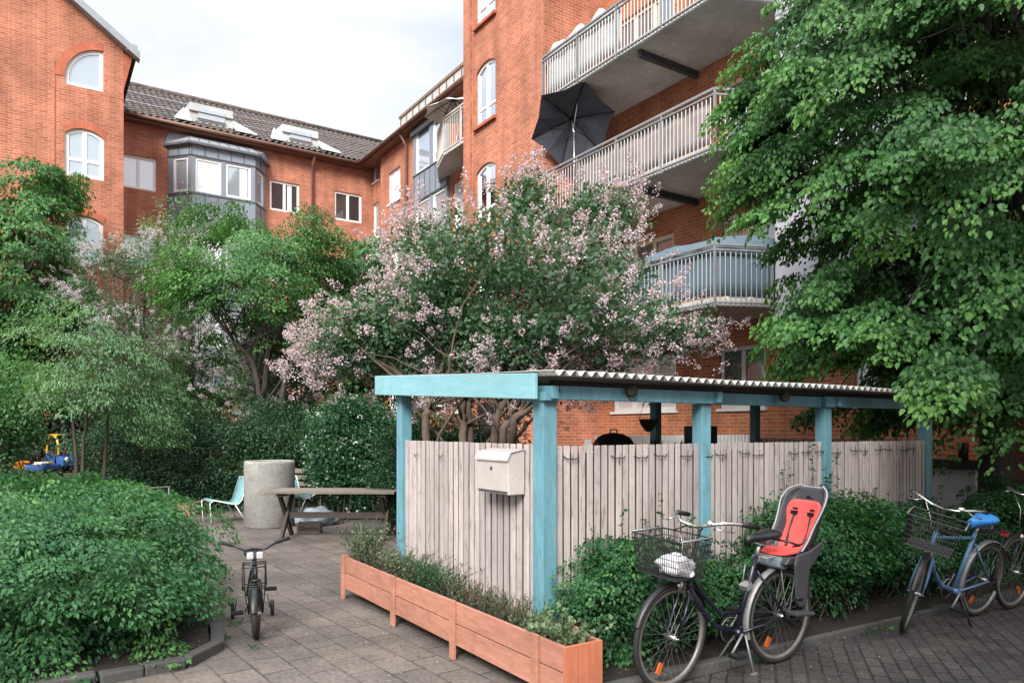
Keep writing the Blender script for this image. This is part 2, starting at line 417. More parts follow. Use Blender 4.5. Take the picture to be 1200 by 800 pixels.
def window(par, W, u0, u1, z0, z1, mull=(.5,), trans=(), pane='pane_mid', frame='white_paint', arch=None, rise=0.0, off=0.0, back=.06, fw=.07, sill=True, label=None, curtain=None):
    pts, arc = arc_pts(u0, u1, z0, z1, arch, rise)
    ins = inset(pts, fw)
    m = MB(); n = len(pts); o1, o0 = off-back, off-back-.06
    vs = [W.p(*q, o) for o in (o0, o1) for q in pts+ins]
    fs = []
    for i in range(n):
        j = (i+1) % n
        fs += [(2*n+i, 2*n+j, 3*n+j, 3*n+i), (n+i, n+j, 3*n+j, 3*n+i), (i, j, 2*n+j, 2*n+i), (i, j, n+j, n+i)]
    m.add(vs, fs)
    zt = max(q[1] for q in ins)-.01; zb = z0+fw
    for k in mull:
        uc = u0+(u1-u0)*k
        top = zt
        if arch == 'quarter': top = z0+rise+(z1-z0-rise)*math.sqrt(max(0, 1-((u1-uc)/(u1-u0))**2))-fw*.8
        sbox(W, m, uc-fw*.6, uc+fw*.6, zb, top, o0+.004, o1-.004)
    for k in trans:
        zc = z0+(z1-z0)*k
        sbox(W, m, u0+fw, u1-fw, zc-fw*.45, zc+fw*.45, o0+.007, o1-.007)
    w = m.build('window', M[frame], par)
    if label: w['label'] = label
    pm = MB(); W.poly(pm, inset(pts, fw*.6), off-back-.035)
    pm.uv = {}
    pm.build('pane', M[pane], w)
    if curtain:
        cm = MB()
        for a, b in curtain:
            k0 = u0+fw*1.1+(u1-u0-2.2*fw)*a; k1 = u0+fw*1.1+(u1-u0-2.2*fw)*b
            N = 9
            for i in range(N):
                ua, ub = k0+(k1-k0)*i/N, k0+(k1-k0)*(i+1)/N
                sbox(W, cm, ua, ub-.004, zb, min(zt, z1-rise), off-back-.031, off-back-.028+.003*(i % 2))
        cm.build('curtain', M['white_paint'], w)
    if sill:
        sm = MB(); sbox(W, sm, u0-.05, u1+.05, z0-.06, z0-.002, off-back, off+.05); sm.build('sill', M['white_paint' if frame == 'white_paint' else frame], w)
    return w
def arch_band(par, W, u0, u1, z0, z1, arch, rise, wd=.24, off=.012):
    pts, arc = arc_pts(u0, u1, z0, z1, arch, rise)
    m = MB(); out = []
    cu, cz = ((u0+u1)/2, z0) if arch == 'seg' else (u1, z0+rise)
    for a in arc:
        d = (Vector(a)-Vector((cu, cz))).normalized(); out.append((a[0]+d.x*wd, a[1]+d.y*wd))
    for i in range(len(arc)-1):
        vs = [W.p(*q, o) for o in (-.05, off) for q in (arc[i], out[i], out[i+1], arc[i+1])]
        m.add(vs, [(0, 1, 2, 3), (7, 6, 5, 4), (0, 4, 5, 1), (1, 5, 6, 2), (2, 6, 7, 3), (3, 7, 4, 0)])
    m.build('brick_arch', M['brick_trim'], par)
def pantiles(mb, p00, eu, ev, nu, nv, tu, tv, amp=.06, lip=.022):
    """curved roof tiles on a sloping plane: p00 eaves corner, eu along the eaves, ev up the slope"""
    eu, ev = Vector(eu).normalized(), Vector(ev).normalized(); nn = eu.cross(ev).normalized()
    if nn.z < 0: nn = -nn
    sub = 5; cols = nu*sub+1; vs, fs = [], []
    for j in range(nv):
        for jj in (0, 1):
            v = j*tv + (0 if jj == 0 else tv)
            hgt = lip if jj == 0 else 0
            for i in range(cols):
                u = i*tu/sub
                vs.append(Vector(p00)+eu*u+ev*v+nn*(hgt+amp*(.5+.5*math.sin(2*PI*i/sub))))
    for j in range(nv):
        for r in range(2):
            if j == nv-1 and r == 1: break
            a = (2*j+r)*cols; b = (2*j+r+1)*cols
            for i in range(cols-1): fs.append((a+i, a+i+1, b+i+1, b+i))
    mb.add(vs, fs, smooth=False)

# ---------------------------------------------------------------- gable house at the far left
GY = 25.5
gb = thing('gable_house', 'tall red brick gable house at the left with arched white windows', 'building', (-2.7, 28.5, 0))
Wg = Wall((0, GY, 0), (1, 0, 0), (0, -1, 0))
a0, a1 = ony(76, 105, GY), ony(121, 108, GY)
w1 = (a0.x, a1.x, a1.z, ony(119, 60, GY).z, 'quarter', .22)
w2 = (a0.x, a1.x+.02, ony(121, 212, GY).z, ony(98, 151, GY).z, 'seg', .2)
w3 = (a0.x, a1.x, ony(121, 212, GY).z-2.62, ony(98, 151, GY).z-2.62, 'seg', .2)
w4 = (a0.x, a1.x, w3[2]-2.62, w3[3]-2.62, 'seg', .2)
XR = 2.33; AP = -2.85; ZE = 13.5; ZA = ZE+(XR-AP)*.72
gb_wall = MB()
Wg.fill(gb_wall, 2*AP-XR, XR, 0, ZE, [w1, w2, w3, w4])
Wg.poly(gb_wall, [(2*AP-XR, ZE), (XR, ZE), (AP, ZA)])
Wall((XR, 0, 0), (0, 1, 0), (1, 0, 0)).fill(gb_wall, GY, GY+9, 0, ZE)
Wall((2*AP-XR, 0, 0), (0, 1, 0), (-1, 0, 0)).fill(gb_wall, GY, GY+9, 0, ZE)
gb_wall.build('wall', M['brick_pale'], gb)
for w in (w1, w2, w3, w4):
    q = w[4] == 'quarter'
    window(gb, Wg, *w[:4], mull=() if q else (.5,), trans=() if q else (.36,), pane='pane_sky', arch=w[4], rise=w[5], fw=.1, sill=False, curtain=None)
    arch_band(gb, Wg, *w)
# tall shallow panel lines framing the window stack
pm = MB()
sbox(Wg, pm, a0.x-.28, a0.x-.24, 6, 12.6, -.01, .015); pm.build('brick_reveal', M['brick_trim'], gb)
rm = MB()
for sgn in (1, -1):
    xe = AP+sgn*(XR-AP+.35); ze = ZE-.35*.72+.14
    rm.prism([(xe, GY-.25, ze), (AP, GY-.25, ZA+.14), (AP, GY-.25, ZA+.0), (xe, GY-.25, ze-.14)], (0, 9.25, 0))
rr = rm.build('roof', M['tile'], gb)
vm = MB()
for sgn in (1, -1):
    xe = AP+sgn*(XR-AP+.42); ze = ZE-.42*.72+.16
    vm.prism([(xe, GY-.34, ze), (AP, GY-.34, ZA+.16), (AP, GY-.34, ZA-.08), (xe, GY-.34, ze-.24)], (0, .32, 0))
vm.build('verge', M['zinc_light'], rr)
cm = MB(); cm.box((XR+.2, GY-.1, ZE-.06), (.3, .45, .2)); cm.build('gutter_end', M['zinc_light'], gb)
cm = MB(); cm.prism([(XR-.003, GY+.004, 12.2), (XR+.26, GY+.004, ZE-.17), (XR-.003, GY+.004, ZE-.17)], (0, 8.9, 0)); cm.build('brick_corbel', M['brick_trim'], gb)

# ---------------------------------------------------------------- back wing with the zinc bay and dormers
WY = 29.4; XC = 11.8; GZ = 12.85
cw = thing('courtyard_wing', 'long red brick wing across the back with dark tiled roof and grey bay', 'building', (7, 30, 0))
Wc = Wall((0, WY, 0), (1, 0, 0), (0, -1, 0))
def wrow(px0, py0, px1, py1, Y=WY):
    a, b = ony(px0, py0, Y), ony(px1, py1, Y); return [a.x, b.x, b.z, a.z]
rows = [wrow(141, 179, 183, 225), wrow(316, 210, 351, 251), wrow(392, 223, 424, 262)]
ops = []
for r in rows:
    for k in range(4):
        ops.append((r[0], r[1], r[2]-2.85*k, r[3]-2.85*k))
bxa, bxb = ony(197, 200, WY).x, ony(311, 200, WY).x
cwall = MB()
Wc.fill(cwall, XR, 12.5, 0, GZ+.02, ops)
cwall.build('wall', M['brick_pale'], cw)
for i, o in enumerate(ops):
    pane = ['pane_curtain', 'pane_dark', 'pane_dark'][i//4]
    if i % 4 == 2: pane = 'pane_mid'
    window(cw, Wc, *o, pane=pane, fw=.085, sill=False, curtain=None if i//4 == 0 else (((.62, .8),) if i % 3 == 1 else None))
fx0, fx1 = ony(224, 200, WY-.75).x, ony(299, 200, WY-.75).x
bz1 = ony(260, 176, WY-.75).z; bz0 = 3.2
A, B, Cc, D = Vector((bxa, WY, 0)), Vector((fx0, WY-.75, 0)), Vector((fx1, WY-.75, 0)), Vector((bxb, WY, 0))
bay = None
bm_ = MB(); facets = []
def facet(P, Q, out):
    e = (Q-P); return Wall(P, e, out), e.length
zw0, zw1 = ony(259, 229, WY-.75).z, ony(244, 187, WY-.75).z
for P, Q, out, wins in ((A, B, (-.75, -.66, 0), [(.22, .86)]), (B, Cc, (0, -1, 0), [(.06, .46), (.53, .93)]), (Cc, D, (.75, -.66, 0), [(.2, .85)])):
    e = (Q-P).normalized(); nrm = Vector((e.y, -e.x, 0))
    Wf = Wall(P, e, nrm); L = (Q-P).length
    o_ = [(L*a, L*b, zw0-2.85*k, zw1-2.85*k) for a, b in wins for k in range(3)]
    Wf.fill(bm_, 0, L, bz0, bz1, o_, depth=.1)
    facets.append((Wf, L, o_))
bm_.add([A+Vector((0, 0, bz0)), B+Vector((0, 0, bz0)), Cc+Vector((0, 0, bz0)), D+Vector((0, 0, bz0))], [(0, 1, 2, 3)])
bm_.uv = {}
bay = bm_.build('bay', M['zinc'], cw)
sm = MB()
for Wf, L, o_ in facets:
    k = .0
    while k < L-.05:
        for z0, z1 in ((bz0, zw0-2*2.85-.05), (zw1-2*2.85+.05, zw0-2.85-.05), (zw1-2.85+.05, zw0-.05), (zw1+.07, bz1-.02)):
            sbox(Wf, sm, k, k+.022, z0, z1, .002, .024)
        k += .46
    sbox(Wf, sm, -.02, L+.02, zw1+.05, zw1+.09, .004, .03)
    sbox(Wf, sm, -.02, L+.02, zw0-.09, zw0-.05, .004, .03)
sm.build('standing_seam', M['seam'], bay)
for Wf, L, o_ in facets:
    for i, o in enumerate(o_):
        window(cw, Wf, *o, mull=(), pane='pane_curtain' if L > 1.6 and i < 3 else 'pane_sky', back=.03, fw=.075, sill=False,
               curtain=((.58, .95),) if (i == 3) else None)
rm = MB()
ov = .12
def outp(P, k): return Vector((P.x+k[0], P.y+k[1], 0))
e_ = [outp(A, (-.15, 0)), outp(B, (-.1, -.14)), outp(Cc, (.1, -.14)), outp(D, (.15, 0))]
rz0, rz1 = bz1, GZ-.12
low = [p+Vector((0, 0, rz0)) for p in e_]; lowt = [p+Vector((0, 0, rz0+.12)) for p in e_]
top = [A+Vector((-.02, -.012, rz0+.5)), B+Vector((.05, .68, rz1-.1)), Cc+Vector((-.05, .68, rz1-.1)), D+Vector((.02, -.012, rz0+.5))]
rm.add(low+lowt+top, [(0, 1, 5, 4), (1, 2, 6, 5), (2, 3, 7, 6), (4, 5, 9, 8), (5, 6, 10, 9), (6, 7, 11, 10), (8, 9, 10, 11), (0, 3, 2, 1)])
br = rm.build('bay_roof', M['zinc_light'], cw)
sm = MB()
for t in [i/7 for i in range(8)]:
    a = lowt[1].lerp(lowt[2], t); b = top[1].lerp(top[2], t); sm.bar(a, b, .03, .05)
for i in (0, 3): sm.bar(lowt[i], top[i], .03, .05)
for i in range(3): sm.bar(low[i]+Vector((0, 0, .03)), low[i+1]+Vector((0, 0, .03)), .05, .08)
sm.build('roof_seam', M['seam'], br)
# tiled roof
YE, YR, ZR = WY-.38, 34.2, 16.0
sl = Vector((0, YR-YE, ZR-GZ)); tl = sl.length
rm = MB(); pantiles(rm, (XR-.1, YE, GZ+.05), (1, 0, 0), sl, int(12.6/.24), int(tl/.36), .24, .36)
roof = rm.build('roof', M['tile'], cw)
sm = MB(); sm.prism([(XR, YE, GZ+.02), (XR, YR, ZR), (XR, YR+4.8, GZ), ], (12.5, 0, 0)); sm.build('roof_deck', M['fascia_dark'], roof)
sm = MB(); sm.tube([(XR, YR-.05, ZR+.05), (14.8, YR-.05, ZR+.05)], .13, 8); sm.build('ridge', M['tile'], roof)
sm = MB()
for t in (.28, .62):
    p = Vector((0, YE, GZ+.17))+sl*t
    sm.tube([(XR, p.y, p.z), (13.5, p.y, p.z)], .016, 5)
sm.build('snow_guard', M['zinc'], roof)
def chimney(par, x, y, z, h, w=.45, mat='brick_trim'):
    m = MB(); m.box((x, y, z+h/2-.5), (w, w, h+1)); m.box((x, y, z+h), (w+.1, w+.1, .1)); m.build('chimney', M[mat], par)
cp = ony(349, 146, 34.8); chimney(roof, cp.x, 34.8, ZR-.5, .8, .5)
cp = ony(263, 126, 34.8); chimney(roof, cp.x, 34.8, ZR-.5, .55, .2, 'gutter')
em = MB(); em.span((XR, YE+.02, GZ-.16), (XC+.1, WY-.003, GZ-.02)); em.build('eaves', M['gutter'], cw)
gm = MB(); gm.tube([(XR, YE-.06, GZ-.02), (XC-.3, YE-.06, GZ-.06)], .075, 8); gm.build('gutter', M['gutter'], cw)
dp = ony(366, 200, WY-.09); gm = MB(); gm.tube([(dp.x, YE-.03, GZ-.1), (dp.x, WY-.1, GZ-.5), (dp.x, WY-.1, 0)], .05, 8)
gm.build('downpipe', M['gutter'], cw)
def roofz(y): return GZ+.08+(y-YE)*(ZR-GZ)/(YR-YE)
for pa, pb, pt in ((222, 273, 121), (331, 373, 146)):
    yf = WY+.25; xa, xb = ony(pa, 140, yf).x, ony(pb, 150, yf).x
    zt = ony((pa+pb)/2, pt+4, yf).z; zb = roofz(yf); yb = min(33.8, YE+(zt-GZ)/((ZR-GZ)/(YR-YE))-.1)
    d = MB(); d.prism([(xa, yf, zb-.1), (xa, yf, zt), (xa, yb, zt+.12), (xa, yb, zt-.2), ], (xb-xa, 0, 0))
    dm = d.build('dormer', M['white_roof'], roof)
    g_ = MB(); g_.span((xa+.3, yf-.03, zb+.18), (xb-.3, yf-.01, zb+.18+(zt-zb)*.5)); g_.build('pane', M['pane_sky'], dm)
    # flared white aprons either side and a thin flashing line
    f_ = MB()
    for x0, x1, s in ((xa, xa-.6, 1), (xb, xb+.8, 1)):
        f_.prism([(x0, yf-.5, roofz(yf-.5)+.10), (x1, yf-.5, roofz(yf-.5)+.10), (x0, yf+1.3, roofz(yf+1.3)+.14)], (0, 0, .05))
    f_.span((xa-.02, yf-.04, zt-.34), (xb+.02, yf-.005, zt-.30))
    f_.build('flashing', M['white_roof'], dm)
    f_ = MB(); f_.bar((xa-.02, yf-.05, zt-.32), (xb+.02, yf-.05, zt-.32), .03, .025); f_.bar((xa+.26, yf-.05, zb+.14), (xb-.26, yf-.05, zb+.14), .04, .03); f_.build('trim', M['gutter'], dm)

# ---------------------------------------------------------------- side wing with zinc panel, narrow windows and roof terrace
sw = thing('side_wing', 'red brick side wing with grey zinc panel and rooftop terrace beside the corner tower', 'building', (13, 23, 0))
Ws = Wall((XC, 0, 0), (0, 1, 0), (-1, 0, 0)); Ws2 = Wall((XC+.35, 0, 0), (0, 1, 0), (-1, 0, 0))
def vrow(px0, py0, px1, py1, X=XC):
    a, b = onx(px0, py0, X), onx(px1, py1, X); return [b.y, a.y, b.z, a.z]
YS1 = onx(446, 200, XC).y
ra = vrow(455, 204, 469, 240); ra[2] = ra[3]-1.25
zl, zr_ = onx(487, 200, XC).y, onx(527, 200, XC).y
zu = vrow(490, 149, 506, 200); zu[2] = onx(490, 205, XC).z
opsA = [(ra[0], ra[1], ra[2]-2.85*k, ra[3]-2.85*k) for k in range(4)]
opz = [(zu[0], zu[1], zu[2]-2.85*k, zu[3]-2.85*k) for k in range(4)]
o2 = vrow(510, 140, 524, 190); opz2 = [(o2[0], o2[1], zu[2]-2.85*k, zu[3]-2.85*k) for k in range(4)]
o3 = vrow(531, 232, 541, 270); op3 = [(o3[0]-.4, o3[1], zu[2]-2.85*k-.2, zu[3]-2.85*k) for k in range(1, 4)]
sm = MB(); Ws.fill(sm, 14.6, YS1, 0, GZ, opsA+opz+opz2+op3)
na = vrow(437, 199, 444, 214, XC+.35); nb = vrow(437, 240, 444, 274, XC+.35)
opn = [(na[0], na[1], na[3]-.6, na[3]), (nb[0], nb[1], nb[3]-1.5, nb[3]), (nb[0], nb[1], nb[3]-4.2, nb[3]-2.8)]
Ws2.fill(sm, YS1, WY, 0, GZ, opn)
Wall((0, YS1, 0), (1, 0, 0), (0, 1, 0)).fill(sm, XC, XC+.35, 0, GZ)
sm.build('wall', M['brick_pale'], sw)
for i, o in enumerate(opsA): window(sw, Ws, *o, pane='pane_curtain' if i % 2 == 0 else 'pane_mid', curtain=((0, .4), (.6, 1)))
for o in opn: window(sw, Ws2, *o, mull=(), pane='pane_sky', fw=.06)
zm = MB(); Wz = Wall((XC-.1, 0, 0), (0, 1, 0), (-1, 0, 0))
Wz.fill(zm, zr_, zl, 3, GZ-.25, opz+opz2, depth=.1)
for yy in (zr_, zl): zm.add([(XC, yy, 3), (XC-.1, yy, 3), (XC-.1, yy, GZ-.25), (XC, yy, GZ-.25)], [(0, 1, 2, 3)])
zm.uv = {}
zp = zm.build('zinc_panel', M['zinc'], sw)
sm = MB()
for k in range(4):
    zb, zt = zu[3]-2.85*k+.05, zu[2]-2.85*(k-1)-.05
    z1 = GZ-.3 if k == 0 else zt
    y = zr_
    while y < zl:
        sbox(Wz, sm, y, y+.02, zb, z1, .002, .02); y += .42
    sbox(Wz, sm, zr_-.02, zl+.02, zb-.02, zb+.02, .003, .03)
    if k: sbox(Wz, sm, zr_-.02, zl+.02, zt-.02, zt+.02, .003, .03)
sbox(Wz, sm, zr_-.03, zl+.05, GZ-.42, GZ-.25, .0, .1)
sm.build('standing_seam', M['seam'], zp)
for o in opz+opz2: window(sw, Wz, *o, mull=(), trans=(.42,) if o in opz[1:] else (), pane='pane_sky', back=.03, fw=.07, sill=False)
for o in op3: window(sw, Ws, *o, mull=(), pane='pane_curtain')
em = MB(); em.span((XC-.36, 14.5, GZ-.16), (XC-.003, YS1+.3, GZ-.02)); em.span((XC-.36, YS1, GZ-.14), (XC+.5, WY-.4, GZ-.03)); em.build('eaves', M['gutter'], sw)
gm = MB(); gm.tube([(XC-.42, 14.5, GZ-.04), (XC-.42, WY-.45, GZ-.04)], .075, 8); gm.build('gutter', M['gutter'], sw)
dpy = onx(476, 200, XC-.1).y; gm = MB(); gm.tube([(XC-.38, dpy, GZ-.08), (XC-.1, dpy, GZ-.55), (XC-.1, dpy, 0)], .05, 8); gm.build('downpipe', M['gutter'], sw)
rm = MB(); rm.prism([(XC-.45, 14.5, GZ+.0), (XC+.5, 14.5, GZ+.62), (XC+4, 14.5, GZ+2.0), (XC+4, 14.5, GZ-.02), (XC-.4, 14.5, GZ-.03)], (0, WY-14.5, 0)); rf = rm.build('roof', M['zinc_light'], sw)
pl = onx(474, 130, XC+.6).y
pzt = onx(541, 79, XC+.45).z
pm = MB(); pm.span((XC+.45, 14.5, GZ+.4), (XC+.56, pl, pzt)); pm.span((XC+.45, pl, GZ+.4), (XC+4, pl+.1, pzt)); pp = pm.build('terrace_parapet', M['white_roof'], rf)
tm = MB(); tm.span((XC+.40, 14.5, pzt), (XC+.62, pl+.12, pzt+.1)); tm.build('coping', M['wood_warm'], pp)
tm = MB(); y = 14.6
while y < pl: tm.span((XC+.42, y, GZ+.5), (XC+.449, y+.03, pzt)); y += .55
tm.build('parapet_seam', M['gutter'], pp)
# small balcony on the side wing
sbz = onx(513, 190, XC-1.0).z
poly = [(XC-.1, onx(514, 190, XC-.1).y), (XC-.75, onx(513, 190, XC-.75).y), (XC-1.1, onx(520, 190, XC-1.1).y), (XC-1.1, 18.0), (XC-.1, 18.0)]
def railing(par, path, z0, z1, mat, step=.11, r=.011, post=1.25, top=.045):
    m = MB()
    for si, ((x0, y0), (x1, y1)) in enumerate(zip(path[:-1], path[1:])):
        a, b = Vector((x0, y0, 0)), Vector((x1, y1, 0)); L = (b-a).length; n = max(1, int(L/step))
        for i in range(1 if si else 0, n+1):
            p = a.lerp(b, i/n); m.tube([(p.x, p.y, z0), (p.x, p.y, z1)], r, 4, cap=False)
        n2 = max(1, round(L/post))
        for i in range(1 if si else 0, n2+1):
            p = a.lerp(b, i/n2); m.box((p.x, p.y, (z0+z1)/2+.03), (.04, .04, z1-z0+.12))
        for z, h in ((z1+.1, top), (z1, .03), (z0+.06, .03)):
            m.bar((x0, y0, z+.003*si), (x1, y1, z+.003*si), .05, h)
    return m.build('railing', M[mat], par)
def balcony(par, poly, z, thick, mat='slab', beams=()):
    m = MB(); m.prism([(x, y, z) for x, y in poly], (0, 0, thick))
    o = m.build('balcony', M[mat], par, bevel=.012)
    if beams:
        b = MB()
        for y, x0, x1 in beams: b.span((x0, y-.05, z-.14), (x1, y+.05, z-.003))
        b.build('bracket', M['dark_steel'], o)
    return o
sbal = balcony(sw, poly, sbz, .16)
railing(sbal, poly[:4], sbz+.05, sbz+1.05, 'rail_wood')

# ---------------------------------------------------------------- main block: corner tower, balconies, pale bay
TX, YT0, YT1, MX, MZ = 10.4, 14.43, 18.4, 12.25, 17.0
ab = thing('apartment_block', 'tall red brick block at the right with corner tower and three grey balconies', 'building', (14.5, 10, 0))
Wt = Wall((TX, 0, 0), (0, 1, 0), (-1, 0, 0)); Wti = Wall((TX+.07, 0, 0), (0, 1, 0), (-1, 0, 0))
Wm = Wall((MX, 0, 0), (0, 1, 0), (-1, 0, 0)); Wr = Wall((0, YT0, 0), (1, 0, 0), (0, -1, 0))
rc0, rc1 = onx(584, 200, TX).y, onx(551, 200, TX).y
t0, t1 = onx(578, 100, TX).y, onx(555.5, 100, TX).y
zt1, zs1 = onx(569, 69, TX).z, onx(566, 143, TX).z
stor = 2.83
tw = MB(); Wt.fill(tw, YT0, YT1, 0, MZ, [(rc0, rc1, 3.0, MZ-.01)], depth=.07)
topen = [(t0, t1, zs1+stor*k, zt1+stor*k, 'seg', .16) for k in (2, 1, 0, -1, -2)]
Wti.fill(tw, rc0, rc1, 3.0, MZ, topen)
Wr.fill(tw, TX, MX, 0, MZ)
Wall((0, YT1, 0), (1, 0, 0), (0, 1, 0)).fill(tw, TX, MX, 0, MZ)
tw.build('tower_wall', M['brick_pale'], ab)
for o in topen:
    window(ab, Wti, *o[:4], arch='seg', rise=.16, mull=(.5,), trans=(.28,), pane='pane_sky', fw=.08, sill=False)
    sm = MB(); sbox(Wti, sm, o[0]-.06, o[1]+.06, o[2]-.09, o[2]-.005, 0.005, .09); sm.build('brick_sill', M['brick_trim'], ab)
dm_ = MB(); sbox(Wt, dm_, onx(579, 500, TX).y, onx(562, 500, TX).y, 0, 2.4, .004, .05); d_ = dm_.build('door', M['door_dark'], ab)
dm_ = MB(); sbox(Wt, dm_, onx(577.5, 500, TX).y, onx(563.5, 500, TX).y, 1.1, 2.25, .051, .056); dm_.build('pane', M['pane_dark'], d_)
dm_ = MB(); sbox(Wt, dm_, onx(512, 500, TX).y, onx(494, 500, TX).y, 0, 2.3, -.02, .03); 
def mwin(px0, px1, pyt, pys, pxs):
    return (onx(px1, 450, MX).y, onx(px0, 450, MX).y, onx(pxs, pys, MX).z, onx(pxs, pyt, MX).z)
gA = mwin(843, 897, 405, 478, 870); gB = mwin(718, 792, 400, 480, 790); gB = (gB[0], gB[1], gA[2], gA[3])
gC = (gA[0]-3.3, gA[0]-1.9, gA[2], gA[3])
opsM = [(*gA,), gB, gC, (4.0, 5.2, gA[2], gA[3])]
bz = [3.93, 6.75, 9.57]
doors = []
for z in bz:
    doors += [(11.9, 13.9, z+.12, z+2.27), (9.15, 10.5, z+.12, z+2.27)]
rightw = [(4.0, 5.2, 5.0+stor*k, 6.5+stor*k) for k in range(4)]
mw = MB(); Wm.fill(mw, -3.0, YT0, 0, MZ, opsM+doors+rightw)
mw.build('wall', M['brick_deep'], ab)
window(ab, Wm, *gA, pane='pane_dark', frame='wood_paint', fw=.08)
window(ab, Wm, *gB, mull=(.36, .68), pane='pane_curtain', frame='white_paint', fw=.08)
window(ab, Wm, *gC, pane='pane_mid'); window(ab, Wm, *opsM[3], pane='pane_mid')
for o in doors: window(ab, Wm, *o, mull=(.34, .67) if o[1]-o[0] > 1.6 else (.5,), trans=(), pane='pane_mid', frame='cream_paint', fw=.09, sill=False)
for o in rightw: window(ab, Wm, *o, pane='pane_mid', frame='white_paint')
PLAN = [(MX, 8.64), (11.40, 8.64), (TX, 9.08), (TX, YT0-.02), (MX, YT0-.02)]
for i, z in enumerate(bz):
    b = balcony(ab, PLAN, z, .17, beams=[(y, TX+.12, MX-.003) for y in (11.2,)])
    pth = [(x, y) for x, y in [(MX-.05, 8.58), (11.37, 8.58), (TX-.06, 9.03), (TX-.06, YT0-.05)]]
    railing(b, pth, z+.0, z+1.02, 'steel', step=.10, r=.0125)
bb = MB(); bb.span((11.45, 5.6, 3.74), (MX-.003, 8.57, MZ)); pb = bb.build('bay', M['lilac_wall'], ab)
for z in (6.5, 9.3, 12.1):
    sm = MB(); sm.span((11.44, 5.58, z), (11.449, 8.575, z+.03)); sm.build('panel_joint', M['zinc_light'], pb)
sm = MB(); sm.span((11.42, 5.57, 3.70), (MX-.004, 8.585, 3.739)); sm.build('base_trim', M['zinc_light'], pb)
rm = MB(); rm.span((TX-.2, -3, MZ+.003), (MX+6, YT1+.2, MZ+.3)); rm.build('roof', M['tile'], ab)

# screens tied behind the railings
def screen(label, path, z0, zfun, mat, th=.012, seed=1):
    rnd = random.Random(seed); m = MB(); pts = []
    for (x0, y0), (x1, y1) in zip(path[:-1], path[1:]):
        n = max(2, int(math.hypot(x1-x0, y1-y0)/.12))
        for i in range(n): pts.append((x0+(x1-x0)*i/n, y0+(y1-y0)*i/n))
    pts.append(path[-1])
    vs, fs = [], []; rowsn = 4
    for k, (x, y) in enumerate(pts):
        zt = zfun(k/(len(pts)-1), rnd)
        for r in range(rowsn+1):
            w = .012*math.sin(k*1.3+r*.7)+rnd.uniform(-.006, .006)
            vs.append((x+w, y+w*.3, z0+(zt-z0)*r/rowsn))
    for k in range(len(pts)-1):
        for r in range(rowsn):
            a = k*(rowsn+1)+r; b = a+rowsn+1; fs.append((a, b, b+1, a+1))
    m.add(vs, fs, smooth=True)
    o = m.build('balcony_screen', M[mat]); own(o, (path[0][0], path[0][1], z0))
    sd = o.modifiers.new('thickness', 'SOLIDIFY'); sd.thickness = th
    return tag(o, label, 'privacy screen', 'cloth screens along the balconies')
xi = TX+.02
screen('ragged white cloth screen on the top balcony railing', [(xi, 14.3), (xi, 11.6)], bz[2]+.2,
       lambda t, r: bz[2]+1.17+.16*abs(math.sin(t*11))*(1 if t < .8 else .3)+r.uniform(-.03, .05), 'screen_white', seed=3)
screen('beige cloth screen behind the middle balcony railing bars', [(xi, 13.2), (xi, 9.2)], bz[1]+.2,
       lambda t, r: bz[1]+.98+r.uniform(-.01, .01), 'screen_beige', seed=4)
screen('wavy blue grey screen rising above the lowest balcony railing', [(xi, 12.6), (xi, 9.1), (11.36, 8.70), (12.0, 8.70)], bz[0]+.2,
       lambda t, r: bz[0]+1.22+.10*t+.035*math.sin(t*17)+r.uniform(-.008, .008), 'screen_blue', seed=5)

# tilted umbrella over the middle balcony
def umbrella(label, centre, axis, R, rise, cloth, polecol, pole_len, grp=None, n=6, spin=0.0):
    root = thing('umbrella', label, 'umbrella', tuple(centre), 0, grp)
    ax = Vector(axis).normalized(); u = ax.orthogonal().normalized(); v = ax.cross(u)
    c = Vector(centre); m = MB(); apex = c+ax*rise; rim = []
    for k in range(n):
        an = spin+2*PI*k/n; rim.append(c+(u*math.cos(an)+v*math.sin(an))*R)
    vs = [apex]; fs = []
    for k in range(n):
        a, b = rim[k], rim[(k+1) % n]
        mid = (a+b)/2 - ((a+b)/2-c)*.06
        h1 = apex.lerp(a, .5)+ax*.04; h2 = apex.lerp(mid, .5)-ax*.01; h3 = apex.lerp(b, .5)+ax*.04
        i = len(vs); vs += [a, mid, b, h1, h2, h3]
        fs += [(0, i+3, i+4), (0, i+4, i+5), (i+3, i, i+1, i+4), (i+4, i+1, i+2, i+5)]
    m.add(vs, fs); cn = m.build('canopy', M[cloth], root)
    sd = cn.modifiers.new('thickness', 'SOLIDIFY'); sd.thickness = .006
    rb = MB()
    hub = c-ax*.25
    for k in range(n):
        rb.tube([apex-ax*.02, apex.lerp(rim[k], .5)+ax*.02, rim[k]-ax*.02], .013, 5)
        rb.tube([hub, apex.lerp(rim[k], .52)], .010, 4)
    rb.build('rib', M['black'], root)
    pm = MB(); pm.tube([apex, c-ax*.45], .02, 8); knee = c-ax*.45
    pm.tube([knee, knee+Vector((.05, .02, -pole_len))], .02, 8); pm.build('pole', M[polecol], root)
    fm = MB(); e = knee+Vector((.05, .02, -pole_len)); fm.lathe([(0, .06), (.05, .06), (.22, .03), (.23, 0), (0, 0)], e, 16); fm.build('foot', M['concrete'], root)
    return root
uc = onx(671, 147, TX+.25)
umbrella('dark navy umbrella tilted outward over the middle balcony railing', uc, (.40, .62, .68), 1.02, .42, 'umbrella', 'chrome', uc.z-.45*.68-(bz[1]+.17)-.02, spin=.35)
u2 = onx(533, 131, XC-.7)
umbrella('white umbrella over the small balcony beside the corner tower', u2, (-.08, .05, 1), 1.0, .4, 'umbrella_white', 'chrome', u2.z-.45-(sbz+.16), n=8)
